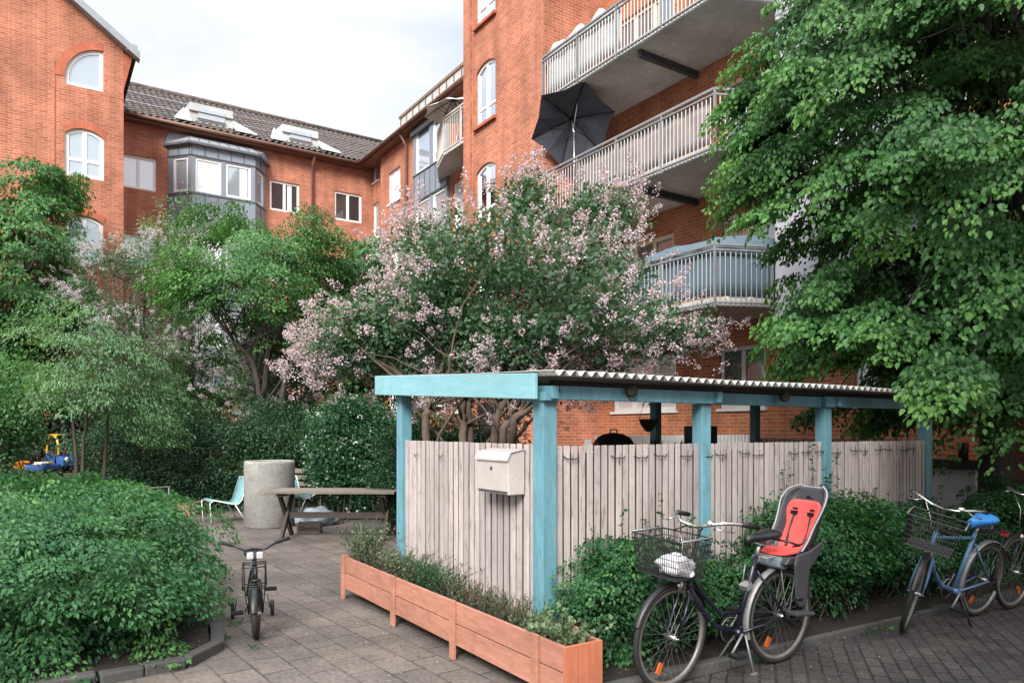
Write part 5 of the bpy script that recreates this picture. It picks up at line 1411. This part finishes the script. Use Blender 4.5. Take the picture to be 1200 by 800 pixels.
    for ch in t.children:
        d = ch.copy(); COL.objects.link(d); d.parent = t2
lime_tree()

def big_leaf_sprig():
    pass

def lilac(name_label, base_list, c, R, nclump, nleaf, nflow, seed, flowmat='pink', zmin=1.9, cull=None, rc=(.22, .40), bark='bark_lilac', stem_r=.05, gap=1.2, extra=None, leaf='lilac', flat=None, cat='lilac', nm='lilac_bush', fl_up=.35):
    r = np.random.default_rng(seed)
    t = thing(nm, name_label, cat, (base_list[0][0], base_list[0][1], 0))
    C = crown_pts(c, R, nclump, r, seed, .35, .24, zmin, gap)
    if extra: C = np.concatenate([C]+[crown_pts(e[0], e[1], e[2], r, seed+3, .2, .2, zmin) for e in extra])
    if cull is not None: C = C[~cull(C)]
    P, A, N, ix = puffs(C, r.uniform(*rc, len(C)), nleaf, r, .5)
    q = len(P); L = r.uniform(.05, .085, q); rn = np.clip(r.beta(2, 2.4, len(C))[ix]*.5+r.random(q)*.5, 0, 1)
    leaf_obj('crown', LG[leaf], P, A, N, L, L*.62, t, False, .15, .1, seed, rn)
    if nflow:
        cc = np.array(c); u = norm((C-cc)/np.array(R)); outer = np.linalg.norm((C-cc)/np.array(R), axis=1) > .5
        Co = C[outer]; uo = u[outer]; k = r.choice(len(Co), nflow, replace=nflow > len(Co))
        base = Co[k]+uo[k]*r.uniform(.20, .46, nflow)[:, None]+r.normal(0, .14, (nflow, 3)); ax = norm(uo[k]*.7+np.array([0, 0, fl_up])+r.normal(0, .3, (nflow, 3)))
        nf = 42; ixf = np.repeat(np.arange(nflow), nf); h = r.random(nflow*nf); hl = r.uniform(.12, .23, nflow)
        rr = (1-h*.75)*.056*r.uniform(.8, 1.3, nflow)[ixf]; d = norm(r.normal(0, 1, (nflow*nf, 3)))
        Pf = base[ixf]+ax[ixf]*(h*hl[ixf])[:, None]+d*rr[:, None]
        leaf_obj('blossom', LG[flowmat], Pf, d+r.normal(0, .6, d.shape), d+r.normal(0, .5, d.shape), r.uniform(.020, .036, len(Pf)), .026, t, False, .1, .05, seed+1)
    m = MB(); sts = []
    for i, b in enumerate(base_list):
        if len(b) == 4: path = b[3]
        else: path = None
        tgt = np.array(c)+np.array(R)*r.uniform(-.5, .5, 3)
        pts = path or [(b[0], b[1], 0), tuple(np.array([b[0], b[1], 0])*.62+tgt*.38+r.normal(0, .08, 3)), tuple(tgt)]
        sts += trunk(m, pts, b[2], b[2]*.4, 8, 7, .012, seed+i, .2)[5:]
    sel = C[r.choice(len(C), min(70, len(C)), replace=False)]
    limbs(m, [tuple(p) for p in sts], [tuple(p) for p in sel], .022, .005, r, .10, 5)
    m.build('trunk', M[bark], t)
    return t
def clear_shelter(C):
    return ((C[:, 0] > 2.5) & (C[:, 0] < 8.9) & (C[:, 1] > 3.6) & (C[:, 1] < 7.35) & (C[:, 2] < 2.6)) | ((C[:, 0] > 9.75) & (C[:, 1] > 8.4)) | (C[:, 0] > 10.0)
# central lilac: stems in the opening between the front posts
b = dep(545, 510, 9.4)
stems = []
for px, pts in ((500, [(500, 515, 9.3), (497, 475, 9.3), (470, 440, 9.5), (400, 400, 9.9)]), (543, [(543, 520, 9.4), (541, 480, 9.4), (545, 420, 9.6), (520, 330, 9.8)]), (549, [(550, 520, 9.5), (550, 470, 9.5), (575, 400, 9.8), (590, 290, 10.2)]),
                (583, [(575, 520, 9.2), (592, 470, 9.3), (630, 410, 9.6), (690, 340, 10.0)]), (600, [(592, 520, 9.0), (618, 480, 9.1), (660, 440, 9.5), (750, 380, 10.2)]), (560, [(585, 520, 9.1), (600, 490, 9.3), (610, 420, 9.8), (640, 300, 10.4)])):
    w = [dep(*p) for p in pts]; w[0].z = 0; g0 = dep(pts[0][0], 520, pts[0][2])
    stems.append((w[0].x, w[0].y, .062, [tuple(w[0]), tuple(g0.lerp(w[1], .3)), tuple(w[1]), tuple(w[2]), tuple(w[3])]))
cc = dep(602, 345, 10.0)
lilac('wide lilac bush covered in pale pink blossom behind the blue shelter', stems, tuple(cc+Vector((-.16, .10, -.2))), (1.88, 1.9, 1.25), 640, 70, 1500, 31, 'pink', 2.05, clear_shelter, (.18, .36), gap=2.0,
      extra=[(tuple(dep(425, 395, 9.9)), (.85, .7, .55), 110), (tuple(dep(775, 392, 10.2)), (.6, .5, .25), 34), (tuple(dep(700, 260, 10.6)), (.55, .6, .4), 50), (tuple(dep(615, 245, 10.4)), (.45, .4, .35), 34), (tuple(dep(500, 300, 10.2)), (.5, .5, .4), 40)])
# left lilacs between the garden trees
c = dep(165, 310, 19.5); lilac('mauve lilac bush rising between the far left trees under the brick wing', [(c.x, c.y, .06), (c.x+.3, c.y+.2, .05)], tuple(c+Vector((0, 0, -.9))), (1.6, 1.5, 2.1), 300, 60, 520, 33, 'mauve', 1.2)
c = dep(338, 452, 18.6); lilac('mauve flowering lilac low behind the arched garden tree', [(c.x, c.y, .05)], tuple(c), (1.5, 1.2, 1.1), 170, 55, 420, 35, 'mauve', .6)
def shape_tree(nm, label, base, c, R, nclump, nleaf, leaf, seed, bark='bark', zmin=.6, rc=(.25, .45), L=(.06, .10), wl=.5, rt=.09, gap=1.3, inner=.35, extra=None, mode='puff', tilt=.6, stems=None, cat='tree', nl=50, cull=None, group=None):
    r = np.random.default_rng(seed); t = thing(nm, label, cat, (base[0], base[1], base[2] if len(base) > 2 else 0), 0, group)
    C = crown_pts(c, R, nclump, r, seed, inner, .25, zmin, gap)
    if extra: C = np.concatenate([C]+[crown_pts(e[0], e[1], e[2], r, seed+3, .2, .2, zmin) for e in extra])
    if cull is not None: C = C[~cull(C)]
    if mode == 'puff': P, A, N, ix = puffs(C, r.uniform(*rc, len(C)), nleaf, r, .7)
    else:
        O = C-np.array(c); O[:, 2] = 0; P, A, N, ix = sprays(C, O+r.normal(0, .3, O.shape)*[1, 1, 0], r.uniform(*rc, len(C)), nleaf, r, r.uniform(tilt*.5, tilt*1.3, len(C)), .13, .35, .4)
    q = len(P); LL = r.uniform(*L, q); rn = np.clip(r.beta(2, 2.4, len(C))[ix]*.6+r.random(q)*.42, 0, 1)
    leaf_obj('crown', LG[leaf], P, A, N, LL, LL*wl, t, False, .18, .12, seed, rn)
    m = MB(); sts = []
    bz = base[2] if len(base) > 2 else 0
    for i, s in enumerate(stems or [[(base[0], base[1], bz), tuple(np.array([base[0], base[1], bz])*.5+np.array(c)*.5), tuple(c)]]):
        sts += trunk(m, s, rt, rt*.35, 8, 7, .012, seed+i, .25)[5:]
    limbs(m, [tuple(p) for p in sts], [tuple(p) for p in C[r.choice(len(C), min(nl, len(C)), replace=False)]], rt*.33, .006, r, .1, 5)
    m.build('trunk', M[bark], t); return t
# arched garden tree, left of centre
w = [[dep(*p) for p in s] for s in ([(318, 520, 16.8), (300, 440, 16.6), (275, 400, 16.3), (235, 350, 16.0)], [(322, 520, 16.9), (335, 440, 16.8), (385, 390, 16.8), (425, 320, 17.0)], [(310, 520, 16.8), (312, 430, 16.8), (330, 380, 16.6), (330, 300, 16.5)])]
for s in w: s[0].z = 0
c = dep(300, 330, 16.6)
shape_tree('garden_tree', 'broad green garden tree with arching dark stems left of the lilac', (w[0][0].x, w[0][0].y), tuple(c), (2.0, 1.9, 1.25), 430, 62, 'green', 41, stems=[[tuple(p) for p in s] for s in w], gap=1.5, zmin=2.4, mode='spray', L=(.055, .09), wl=.6, rt=.075,
           extra=[(tuple(dep(375, 280, 16.8)), (.8, .8, .7), 80), (tuple(dep(225, 330, 16.2)), (.8, .8, .6), 60), (tuple(dep(420, 380, 17.5)), (1.0, .8, .7), 80), (tuple(dep(270, 265, 17.5)), (1.2, .8, .5), 45), (tuple(dep(350, 395, 18.0)), (1.3, 1.0, .9), 90), (tuple(dep(395, 335, 18.2)), (1.0, .8, .7), 60)])
c = dep(440, 340, 18.5)
shape_tree('garden_tree', 'bright green bushy tree behind the left side of the pink lilac', (c.x, c.y), tuple(c), (1.3, 1.3, 1.15), 190, 60, 'bright', 43, zmin=1.5, mode='spray', L=(.08, .12), wl=.65, extra=[(tuple(dep(440, 420, 18.5)), (1.3, 1.2, 1.0), 120)])
# thin front tree with small leaves
w = [[dep(*p) for p in s] for s in ([(97, 575, 13.6), (100, 500, 13.6), (118, 440, 13.5), (150, 380, 13.4)], [(92, 575, 13.6), (85, 480, 13.6), (70, 420, 13.6), (60, 380, 13.6)], [(122, 575, 14.0), (128, 480, 14.0), (160, 430, 14.0), (190, 400, 14.0)])]
for s in w: s[0].z = 0
c = dep(112, 430, 13.6)
shape_tree('young_tree', 'light green small leaved young tree with thin stems above the clipped bush', (w[0][0].x, w[0][0].y), tuple(c), (1.40, 1.40, 1.35), 300, 62, 'elder', 45, stems=[[tuple(p) for p in s] for s in w], zmin=1.0, rc=(.22, .42), L=(.05, .09), wl=.36, rt=.035, gap=1.4, mode='spray', tilt=.5,
           extra=[(tuple(dep(175, 480, 13.8)), (.7, .7, .7), 70)], cull=lambda C: (C[:, 2] < 2.0) & (C[:, 0] < .075*C[:, 1]))
c = dep(30, 320, 19.5)
shape_tree('elder_tree', 'tall dark elder tree with layered leaves at the far left edge', (c.x-.6, c.y), tuple(c), (2.0, 2.0, 2.9), 520, 62, 'green', 47, zmin=1.2, mode='spray', L=(.09, .14), wl=.5, rt=.12, extra=[(tuple(dep(62, 225, 20.5)), (.8, .8, .6), 60), (tuple(dep(20, 440, 19)), (1.2, 1.2, 1.4), 110)])
c = dep(225, 275, 21.5)
shape_tree('slender_tree', 'slender open tree with wispy twigs in front of the grey bay', (c.x, c.y), tuple(c+Vector((0, 0, -.8))), (2.3, 2.0, 1.9), 230, 38, 'elder', 49, zmin=2, gap=.8, rc=(.2, .45), L=(.06, .10), wl=.42, rt=.06)
c = dep(8, 500, 15.5)
shape_tree('leafy_shrub', 'bright green leafy shrub low at the left edge of the play yard', (c.x, c.y), tuple(c+Vector((0, 0, .0))), (.55, .7, 1.3), 130, 60, 'bright', 51, zmin=.2, L=(.06, .1), wl=.6, rt=.03, cat='shrub')

def bg_shrubs():
    for i, (px, py, Z, rx, rz, leaf, lab) in enumerate(((60, 500, 19.8, 1.3, 1.3, 'hedge', 'dark leafy shrub against the gable house behind the toy car'), (170, 465, 20.5, 1.7, 1.8, 'elder', 'pale green shrub in the shade behind the young tree'), (250, 455, 22.5, 1.7, 1.9, 'green', 'green shrub under the grey bay behind the arching tree'), (345, 440, 23.0, 1.7, 2.0, 'hedge', 'dark shrub against the brick wing behind the mauve lilac'), (455, 470, 20.0, 1.4, 1.7, 'green', 'green shrub behind the rounded glossy bush'))):
        c = dep(px, py, Z); c.z = max(c.z, rz*.8)
        shape_tree('background_shrub', lab, (c.x, c.y), tuple(c), (rx, rx, rz), 170, 58, leaf, 201+i, zmin=.3, mode='spray', L=(.07, .12), wl=.6, rt=.03, cat='shrub', gap=3, group='shrubs along the back of the garden')
bg_shrubs()
def hedge(nm, label, poly_c, size, rot, nclump, nleaf, leaf, seed, L=(.03, .055), wl=.6, rc=(.12, .24), cat='hedge', z0=.1, six=False, round_=.35, mode='puff', tilt=.4, up=.6, stems=10, inner_bias=.35, lumps=.12, flowers=0, thick=.10):
    """clipped or loose box shaped bush filled with leaf clumps near its surface"""
    r = np.random.default_rng(seed); t = thing(nm, label, cat, (poly_c[0], poly_c[1], 0))
    sx, sy, sz = size; pts = []
    n = nclump*3; q = r.uniform(-1, 1, (n, 3)); 
    e = (np.abs(q)**(1/round_)).sum(1)**round_        # superellipsoid distance
    q = q[(e < 1) & (e > inner_bias+(1-inner_bias)*r.random(n)**3*.6)][:nclump]
    ph = np.random.default_rng(seed+2); 
    k = 1+lumps*sum(np.sin(q@ph.normal(0, 3.2, 3)+ph.random()*6) for _ in range(5))/2.2
    q = q*k[:, None]
    loc = q*np.array([sx/2, sy/2, sz/2]); loc[:, 2] += sz/2+z0
    c, s = math.cos(rot), math.sin(rot)
    C = np.stack([loc[:, 0]*c-loc[:, 1]*s+poly_c[0], loc[:, 0]*s+loc[:, 1]*c+poly_c[1], loc[:, 2]], 1); C[:, 2] = np.maximum(C[:, 2], z0*.6+.04)
    if mode == 'puff': P, A, N, ix = puffs(C, r.uniform(*rc, len(C)), nleaf, r, up)
    else:
        O = C-np.array([poly_c[0], poly_c[1], 0]); O[:, 2] = 0
        P, A, N, ix = sprays(C, O+r.normal(0, .25, O.shape)*[1, 1, 0], r.uniform(*rc, len(C)), nleaf, r, r.uniform(0, tilt, len(C)), thick, .15, .42)
    P[:, 2] = np.maximum(P[:, 2], .06)
    m_ = len(P); LL = r.uniform(*L, m_); rn = np.clip(r.beta(2, 2.4, len(C))[ix]*.55+r.random(m_)*.47, 0, 1)
    leaf_obj('foliage', LG[leaf], P, A, N, LL, LL*wl, t, six, .16, .12, seed, rn)
    m = MB(); rr = random.Random(seed)
    cs = C[r.choice(len(C), min(stems*4, len(C)), replace=False)]
    for i, p in enumerate(cs):
        bx, by = (rr.uniform(-.3, .3)*sx, rr.uniform(-.3, .3)*sy); b = Vector((bx*c-by*s+poly_c[0], bx*s+by*c+poly_c[1], 0)); e = Vector(p)
        m.tube([b, b.lerp(e, .5)+Vector((0, 0, .06)), e], [.009, .007, .003], 4)
    m.build('stem', M['bark'], t)
    if flowers:
        k = r.choice(len(C), flowers); d = norm(C[k]-np.array([poly_c[0], poly_c[1], sz*.4])); base = C[k]+d*.22; nf = 10; ixf = np.repeat(np.arange(flowers), nf)
        dd = norm(r.normal(0, 1, (flowers*nf, 3))); leaf_obj('flower', LG['white'], base[ixf]+dd*.03, dd, dd+r.normal(0, .4, dd.shape), .03, .028, t, False, .1, .05, seed+5)
    return t
# big clipped bush in the left foreground
hedge('clipped_bush', 'large dense green bush with small leaves in the left foreground bed', (-.18, 8.0), (3.0, 4.85, 1.13), 0, 700, 300, 'bush', 61, (.022, .056), .52, (.16, .38), 'bush', .04, False, .22, 'spray', .8, .6, 18, .5, .13, thick=.07)
# dark hedge at the back, and rounded bushes
a, b = dep(118, 560, 15.4), dep(352, 560, 14.9); mid = (a+b)/2
hedge('dark_hedge', 'dark dense hedge along the back of the seating area', (mid.x, mid.y+.5), ((b-a).length+.3, 1.3, 1.85), math.atan2(b.y-a.y, b.x-a.x), 900, 62, 'hedge', 63, (.045, .075), .55, (.15, .28), 'hedge', .05, False, .3)
c = dep(412, 540, 13.7)
hedge('rounded_bush', 'rounded glossy bush with small white flecks behind the trestle table', (c.x, c.y), (1.75, 1.6, 2.25), .3, 640, 66, 'ivy', 65, (.045, .07), .6, (.14, .28), 'bush', .05, False, .5, flowers=70)
c = dep(330, 545, 16.2)
hedge('rounded_bush', 'loose green bush above the hedge behind the concrete ring', (c.x, c.y), (2.4, 1.6, 2.2), .3, 420, 60, 'hedge', 66, (.045, .075), .55, (.16, .3), 'bush', .05, False, .5)
c = dep(545, 500, 11.4)
hedge('low_hedge', 'green hedge seen through the shelter opening behind the lilac stems', (c.x, c.y+.4), (2.6, .9, 1.78), -.55, 420, 58, 'ivy', 67, (.045, .07), .6, (.14, .26), 'hedge', .05, False, .32)
# shrubs in the bed along the fence
for i, (x, y, sx, sy, sz, n, lab, mode) in enumerate(((3.62, 3.93, 1.05, .62, .86, 330, 'low green shrub at the corner post of the shelter behind the front wheel', 'spray'), (4.55, 3.95, 1.0, .55, .74, 240, 'low green shrub behind the wire basket of the child seat bicycle', 'spray'),
                                              (5.75, 3.90, 1.75, .66, 1.12, 600, 'tall leafy shrub behind the coral child seat', 'spray'), (7.35, 3.90, 1.6, .62, .86, 440, 'spreading shrub behind the blue saddle bicycle', 'spray'), (9.1, 3.95, 1.9, .75, .95, 480, 'dense shrub at the foot of the lime tree', 'spray'))):
    hedge('bed_shrub', lab, (x, y), (sx, sy, sz), -.02, int(n*.42), 120, 'shrub', 71+i, (.026, .050), .55, (.14, .27), 'shrub', .08, False, .55, mode, .8, .6, 10, .35, .30, thick=.06)
# long whippy shoots that rise out of the shrubs
def shoots(label, pts, h, n, seed, leaf='shrub', spread=.22, L=(.035, .05), nm='climbing_shoots', cat='plant'):
    r = np.random.default_rng(seed); t = thing(nm, label, cat, (pts[0][0], pts[0][1], .07)); m = MB(); PP, AA, NN = [], [], []
    for k in range(n):
        b = np.array(pts[k % len(pts)], float)[:2]+r.normal(0, .10, 2); b = np.array([b[0], min(b[1], 4.12), .07]); lean = np.array([r.normal(0, spread), r.normal(0, spread*.25), 0]); hh = h*r.uniform(.6, 1.05); path = []
        for i in range(9):
            f = i/8; p = b+lean*f*f*hh+np.array([0, 0, hh*f])+r.normal(0, .008, 3); p[1] = min(p[1], 4.15); path.append(tuple(p))
        m.tube(path, [.0045-.003*i/8 for i in range(9)], 4)
        for i in range(int(26*hh)):
            f = r.uniform(.3, 1); j = min(7, int(f*8)); p = np.array(path[j])+(np.array(path[j+1])-np.array(path[j]))*(f*8-j); d = r.normal(0, 1, 3); d[2] = abs(d[2])*.4; PP.append(p); AA.append(d); NN.append(np.array([0, 0, 1])+r.normal(0, .5, 3))
    PP, AA, NN = map(np.array, (PP, AA, NN)); LL = r.uniform(*L, len(PP)); leaf_obj('foliage', LG[leaf], PP, AA, NN, LL, LL*.6, t, False, .15, .1, seed); m.build('stem', M['bark'], t)
shoots('thin upright shoots against the fence beside the corner post', [(3.5, 4.05), (3.8, 4.05), (4.1, 4.05)], 1.15, 9, 81)
shoots('tall leafy shoots climbing the fence behind the child seat', [(5.2, 4.05), (5.6, 4.05), (6.0, 4.05), (6.3, 4.02)], 1.45, 20, 82, spread=.35)
shoots('thin shoots against the far fence panel near the last blue post', [(6.9, 4.05), (7.4, 4.05), (7.8, 4.05)], 1.2, 12, 83)
# planting in the trough
def tuft(nm, label, c, R, h, n, leaf, seed, L, wl, upright=.8, cat='plant', flower=None):
    r = np.random.default_rng(seed); t = thing(nm, label, cat, (c[0], c[1], .36)); m = MB(); PP, AA, NN = [], [], []
    for k in range(n):
        b = np.array([c[0]+r.uniform(-1, 1)*min(R, .10), c[1]+r.uniform(-1, 1)*R, .355]); lean = np.append(r.normal(0, (1-upright)+.08, 2), 0); hh = h*r.uniform(.5, 1.05)
        path = [tuple(b+lean*(f*f)*hh*1.3+np.array([0, 0, hh*f])) for f in (0, .33, .66, 1)]
        m.tube(path, [.003, .0026, .002, .0012], 3, cap=False)
        for i in range(14):
            f = r.uniform(.15, 1.0)*2.999; j = int(f); p = np.array(path[j])*(1-(f-j))+np.array(path[j+1])*(f-j); d = r.normal(0, 1, 3); d[2] = abs(d[2])+upright; PP.append(p); AA.append(d); NN.append(r.normal(0, 1, 3)+np.array([0, 0, .4]))
    PP, AA, NN = map(np.array, (PP, AA, NN)); LL = r.uniform(*L, len(PP)); leaf_obj('foliage', LG[leaf], PP, AA, NN, LL, LL*wl, t, False, .15, .08, seed); m.build('stem', M['bark'] if leaf == 'thyme' else M['basket_wood'], t)
tx = 2.745
tuft('herb_plant', 'tall bushy grey green herb at the far end of the planter trough', (tx, 6.85), .22, .40, 110, 'herb', 91, (.02, .045), .35, .75)
tuft('herb_plant', 'pale straw topped herb second from the far end of the trough', (tx, 6.35), .25, .22, 100, 'thyme', 92, (.015, .03), .35, .7)
tuft('herb_plant', 'rounded green herb in the middle of the planter trough', (tx, 5.85), .28, .27, 150, 'herb', 93, (.015, .035), .45, .65)
tuft('herb_plant', 'dark green bushy herb beside the far fence slats', (tx, 5.35), .28, .25, 150, 'shrub', 94, (.015, .03), .45, .65)
tuft('heather_plant', 'dry brown heather in the middle stretch of the trough', (tx, 4.75), .32, .20, 150, 'thyme', 95, (.014, .028), .3, .85)
tuft('heather_plant', 'spiky heather plant in front of the corner post', (tx, 4.2), .25, .20, 110, 'thyme', 96, (.014, .03), .3, .9)
tuft('herb_plant', 'low green herb near the front end of the trough', (tx, 3.85), .2, .12, 80, 'herb', 97, (.018, .03), .45, .5)
tuft('leafy_plant', 'broad leaved grey green plant at the front corner of the trough', (tx+.02, 3.60), .14, .19, 24, 'herb', 98, (.028, .05), .7, .4)
# weeds and litter along the kerbs
r = np.random.default_rng(5)
def scatter(name, label, cat, pts, leaf, L, wl, seed):
    r = np.random.default_rng(seed); P = np.array(pts); n = len(P); A = r.normal(0, 1, (n, 3)); A[:, 2] = np.abs(A[:, 2])*.12; N = np.array([0, 0, 1])+r.normal(0, .25, (n, 3))
    o = leaf_obj(name, LG[leaf], P, A, N, r.uniform(*L, n), r.uniform(*L, n)*wl, None, False, .15, .05, seed); return tag(o, label, cat, kind='stuff')
pts = [(r.uniform(2.9, 10), 3.45-abs(r.normal(0, .18)), .006+r.random()*.006) for _ in range(170)]+[(1.3+abs(r.normal(0, .3)), r.uniform(5, 12), .006) for _ in range(150)]+[(r.uniform(1.3, 5), r.uniform(4, 13), .006) for _ in range(140)]
pts += [(r.uniform(3.0, 10.4), r.uniform(3.62, 4.1), .078) for _ in range(1500)]+[(r.uniform(-.6, 1.12), r.uniform(5.72, 6.6), .078) for _ in range(900)]
scatter('leaf_litter', 'small fallen leaves and blossom scattered over the paving', 'leaf litter', pts, 'heather', (.012, .03), .6, 6)
pts2 = [(r.uniform(1.3, 2.6), r.uniform(3.5, 12), .007) for _ in range(420)]+[(r.uniform(2.9, 8), 3.5-abs(r.normal(0, .6)), .007) for _ in range(260)]+[(r.uniform(3, 5.5), r.uniform(7.5, 12), .007) for _ in range(260)]
scatter('fallen_petals', 'pale lilac petals fallen on the paving', 'petals', pts2, 'mauve', (.006, .014), .8, 16)
pts = []
for _ in range(40):
    bx, by = (r.uniform(1.3, 1.55), r.uniform(5.6, 9.5)) if r.random() < .6 else (r.uniform(3, 9), 3.44+r.normal(0, .02))
    pts += [(bx+r.normal(0, .03), by+r.normal(0, .03), .008) for _ in range(14)]
P = np.array(pts); A = r.normal(0, 1, P.shape); A[:, 2] = np.abs(A[:, 2])+.5
tag(leaf_obj('paving_weeds', LG['shrub'], P, A, r.normal(0, 1, P.shape), r.uniform(.02, .06, len(P)), .012, None, False, .1, .1, 7), 'small green weeds growing from the paving joints', 'weeds', kind='stuff')
P = np.stack([r.uniform(-1.5, 6, 9000), r.uniform(15.4, 24, 9000), np.full(9000, .0)], 1); P[:, 2] = np.where((P[:, 1] > 17.2) & (P[:, 0] < 3.5), .30, -.02); A = r.normal(0, .5, P.shape); A[:, 2] = 1
tag(leaf_obj('ground_cover', LG['hedge'], P, A, r.normal(0, 1, P.shape), r.uniform(.06, .2, len(P)), .03, None, False, .1, .2, 8), 'low green ground cover under the garden trees', 'ground cover', kind='stuff')
# ================================================================ camera, light, sky
cam = bpy.data.cameras.new('camera'); co = bpy.data.objects.new('camera', cam); COL.objects.link(co)
co.location = (0, 0, H); co.rotation_euler = (rad(90), 0, -TH)
cam.sensor_width = 36.0; cam.lens = F/1200*36; cam.shift_y = (HOR-400)/1200; cam.clip_end = 2000; cam.clip_start = .05
scene.camera = co
SUN = Vector((-.62, -.58, .62)).normalized()
sl_ = bpy.data.lights.new('sun', 'SUN'); so_ = bpy.data.objects.new('sun', sl_); COL.objects.link(so_)
sl_.energy = 2.8; sl_.angle = rad(24); sl_.color = (1.0, .95, .88)
so_.rotation_euler = (-SUN).to_track_quat('-Z', 'Y').to_euler()
wd = bpy.data.worlds.new('World'); scene.world = wd; wd.use_nodes = True
nt = wd.node_tree; nt.nodes.clear()
def wn(ty, **k):
    n = nt.nodes.new(ty)
    for a, b in k.items():
        if a in n.inputs.keys(): n.inputs[a].default_value = b
        else: setattr(n, a, b)
    return n
sky = wn('ShaderNodeTexSky'); sky.sky_type = 'NISHITA'; sky.sun_disc = False
sky.sun_elevation = math.asin(SUN.z); sky.sun_rotation = math.atan2(SUN.x, SUN.y); sky.air_density = 1.0; sky.dust_density = 2.0
tc = wn('ShaderNodeTexCoord'); sep = wn('ShaderNodeSeparateXYZ'); nt.links.new(tc.outputs['Generated'], sep.inputs[0])
n1 = wn('ShaderNodeTexNoise', Scale=2.2, Detail=7.0, Roughness=.55); mp = wn('ShaderNodeMapping'); mp.inputs['Scale'].default_value = (1, 1, 2.2); nt.links.new(tc.outputs['Generated'], mp.inputs[0]); nt.links.new(mp.outputs[0], n1.inputs['Vector'])
# cloud sheet: brighter towards the zenith, as an overcast sky is
el = wn('ShaderNodeMapRange'); el.inputs[1].default_value = 0.48; el.inputs[2].default_value = .98; el.inputs[3].default_value = CLOUD_LOW; el.inputs[4].default_value = CLOUD_HIGH; nt.links.new(sep.outputs[2], el.inputs[0])
cl = wn('ShaderNodeMix', data_type='RGBA', blend_type='MULTIPLY'); cl.inputs[0].default_value = 1; cl.inputs[6].default_value = (.985, 1.0, 1.03, 1); nt.links.new(el.outputs[0], cl.inputs[7])
cr1 = wn('ShaderNodeValToRGB'); cr1.color_ramp.elements[0].position = .36; cr1.color_ramp.elements[0].color = (.55, .55, .55, 1); cr1.color_ramp.elements[1].position = .56; cr1.color_ramp.elements[1].color = (.97, .97, .97, 1); nt.links.new(n1.outputs[0], cr1.inputs[0])
mx = wn('ShaderNodeMix', data_type='RGBA'); nt.links.new(cr1.outputs[0], mx.inputs[0]); nt.links.new(sky.outputs[0], mx.inputs[6]); nt.links.new(cl.outputs[2], mx.inputs[7])
bg = wn('ShaderNodeBackground', Strength=.1); nt.links.new(mx.outputs[2], bg.inputs[0]); ow = wn('ShaderNodeOutputWorld'); nt.links.new(bg.outputs[0], ow.inputs[0])
scene.view_settings.view_transform = 'Standard'; scene.view_settings.look = 'None'; scene.view_settings.exposure = EXPO; scene.view_settings.gamma = 1.0
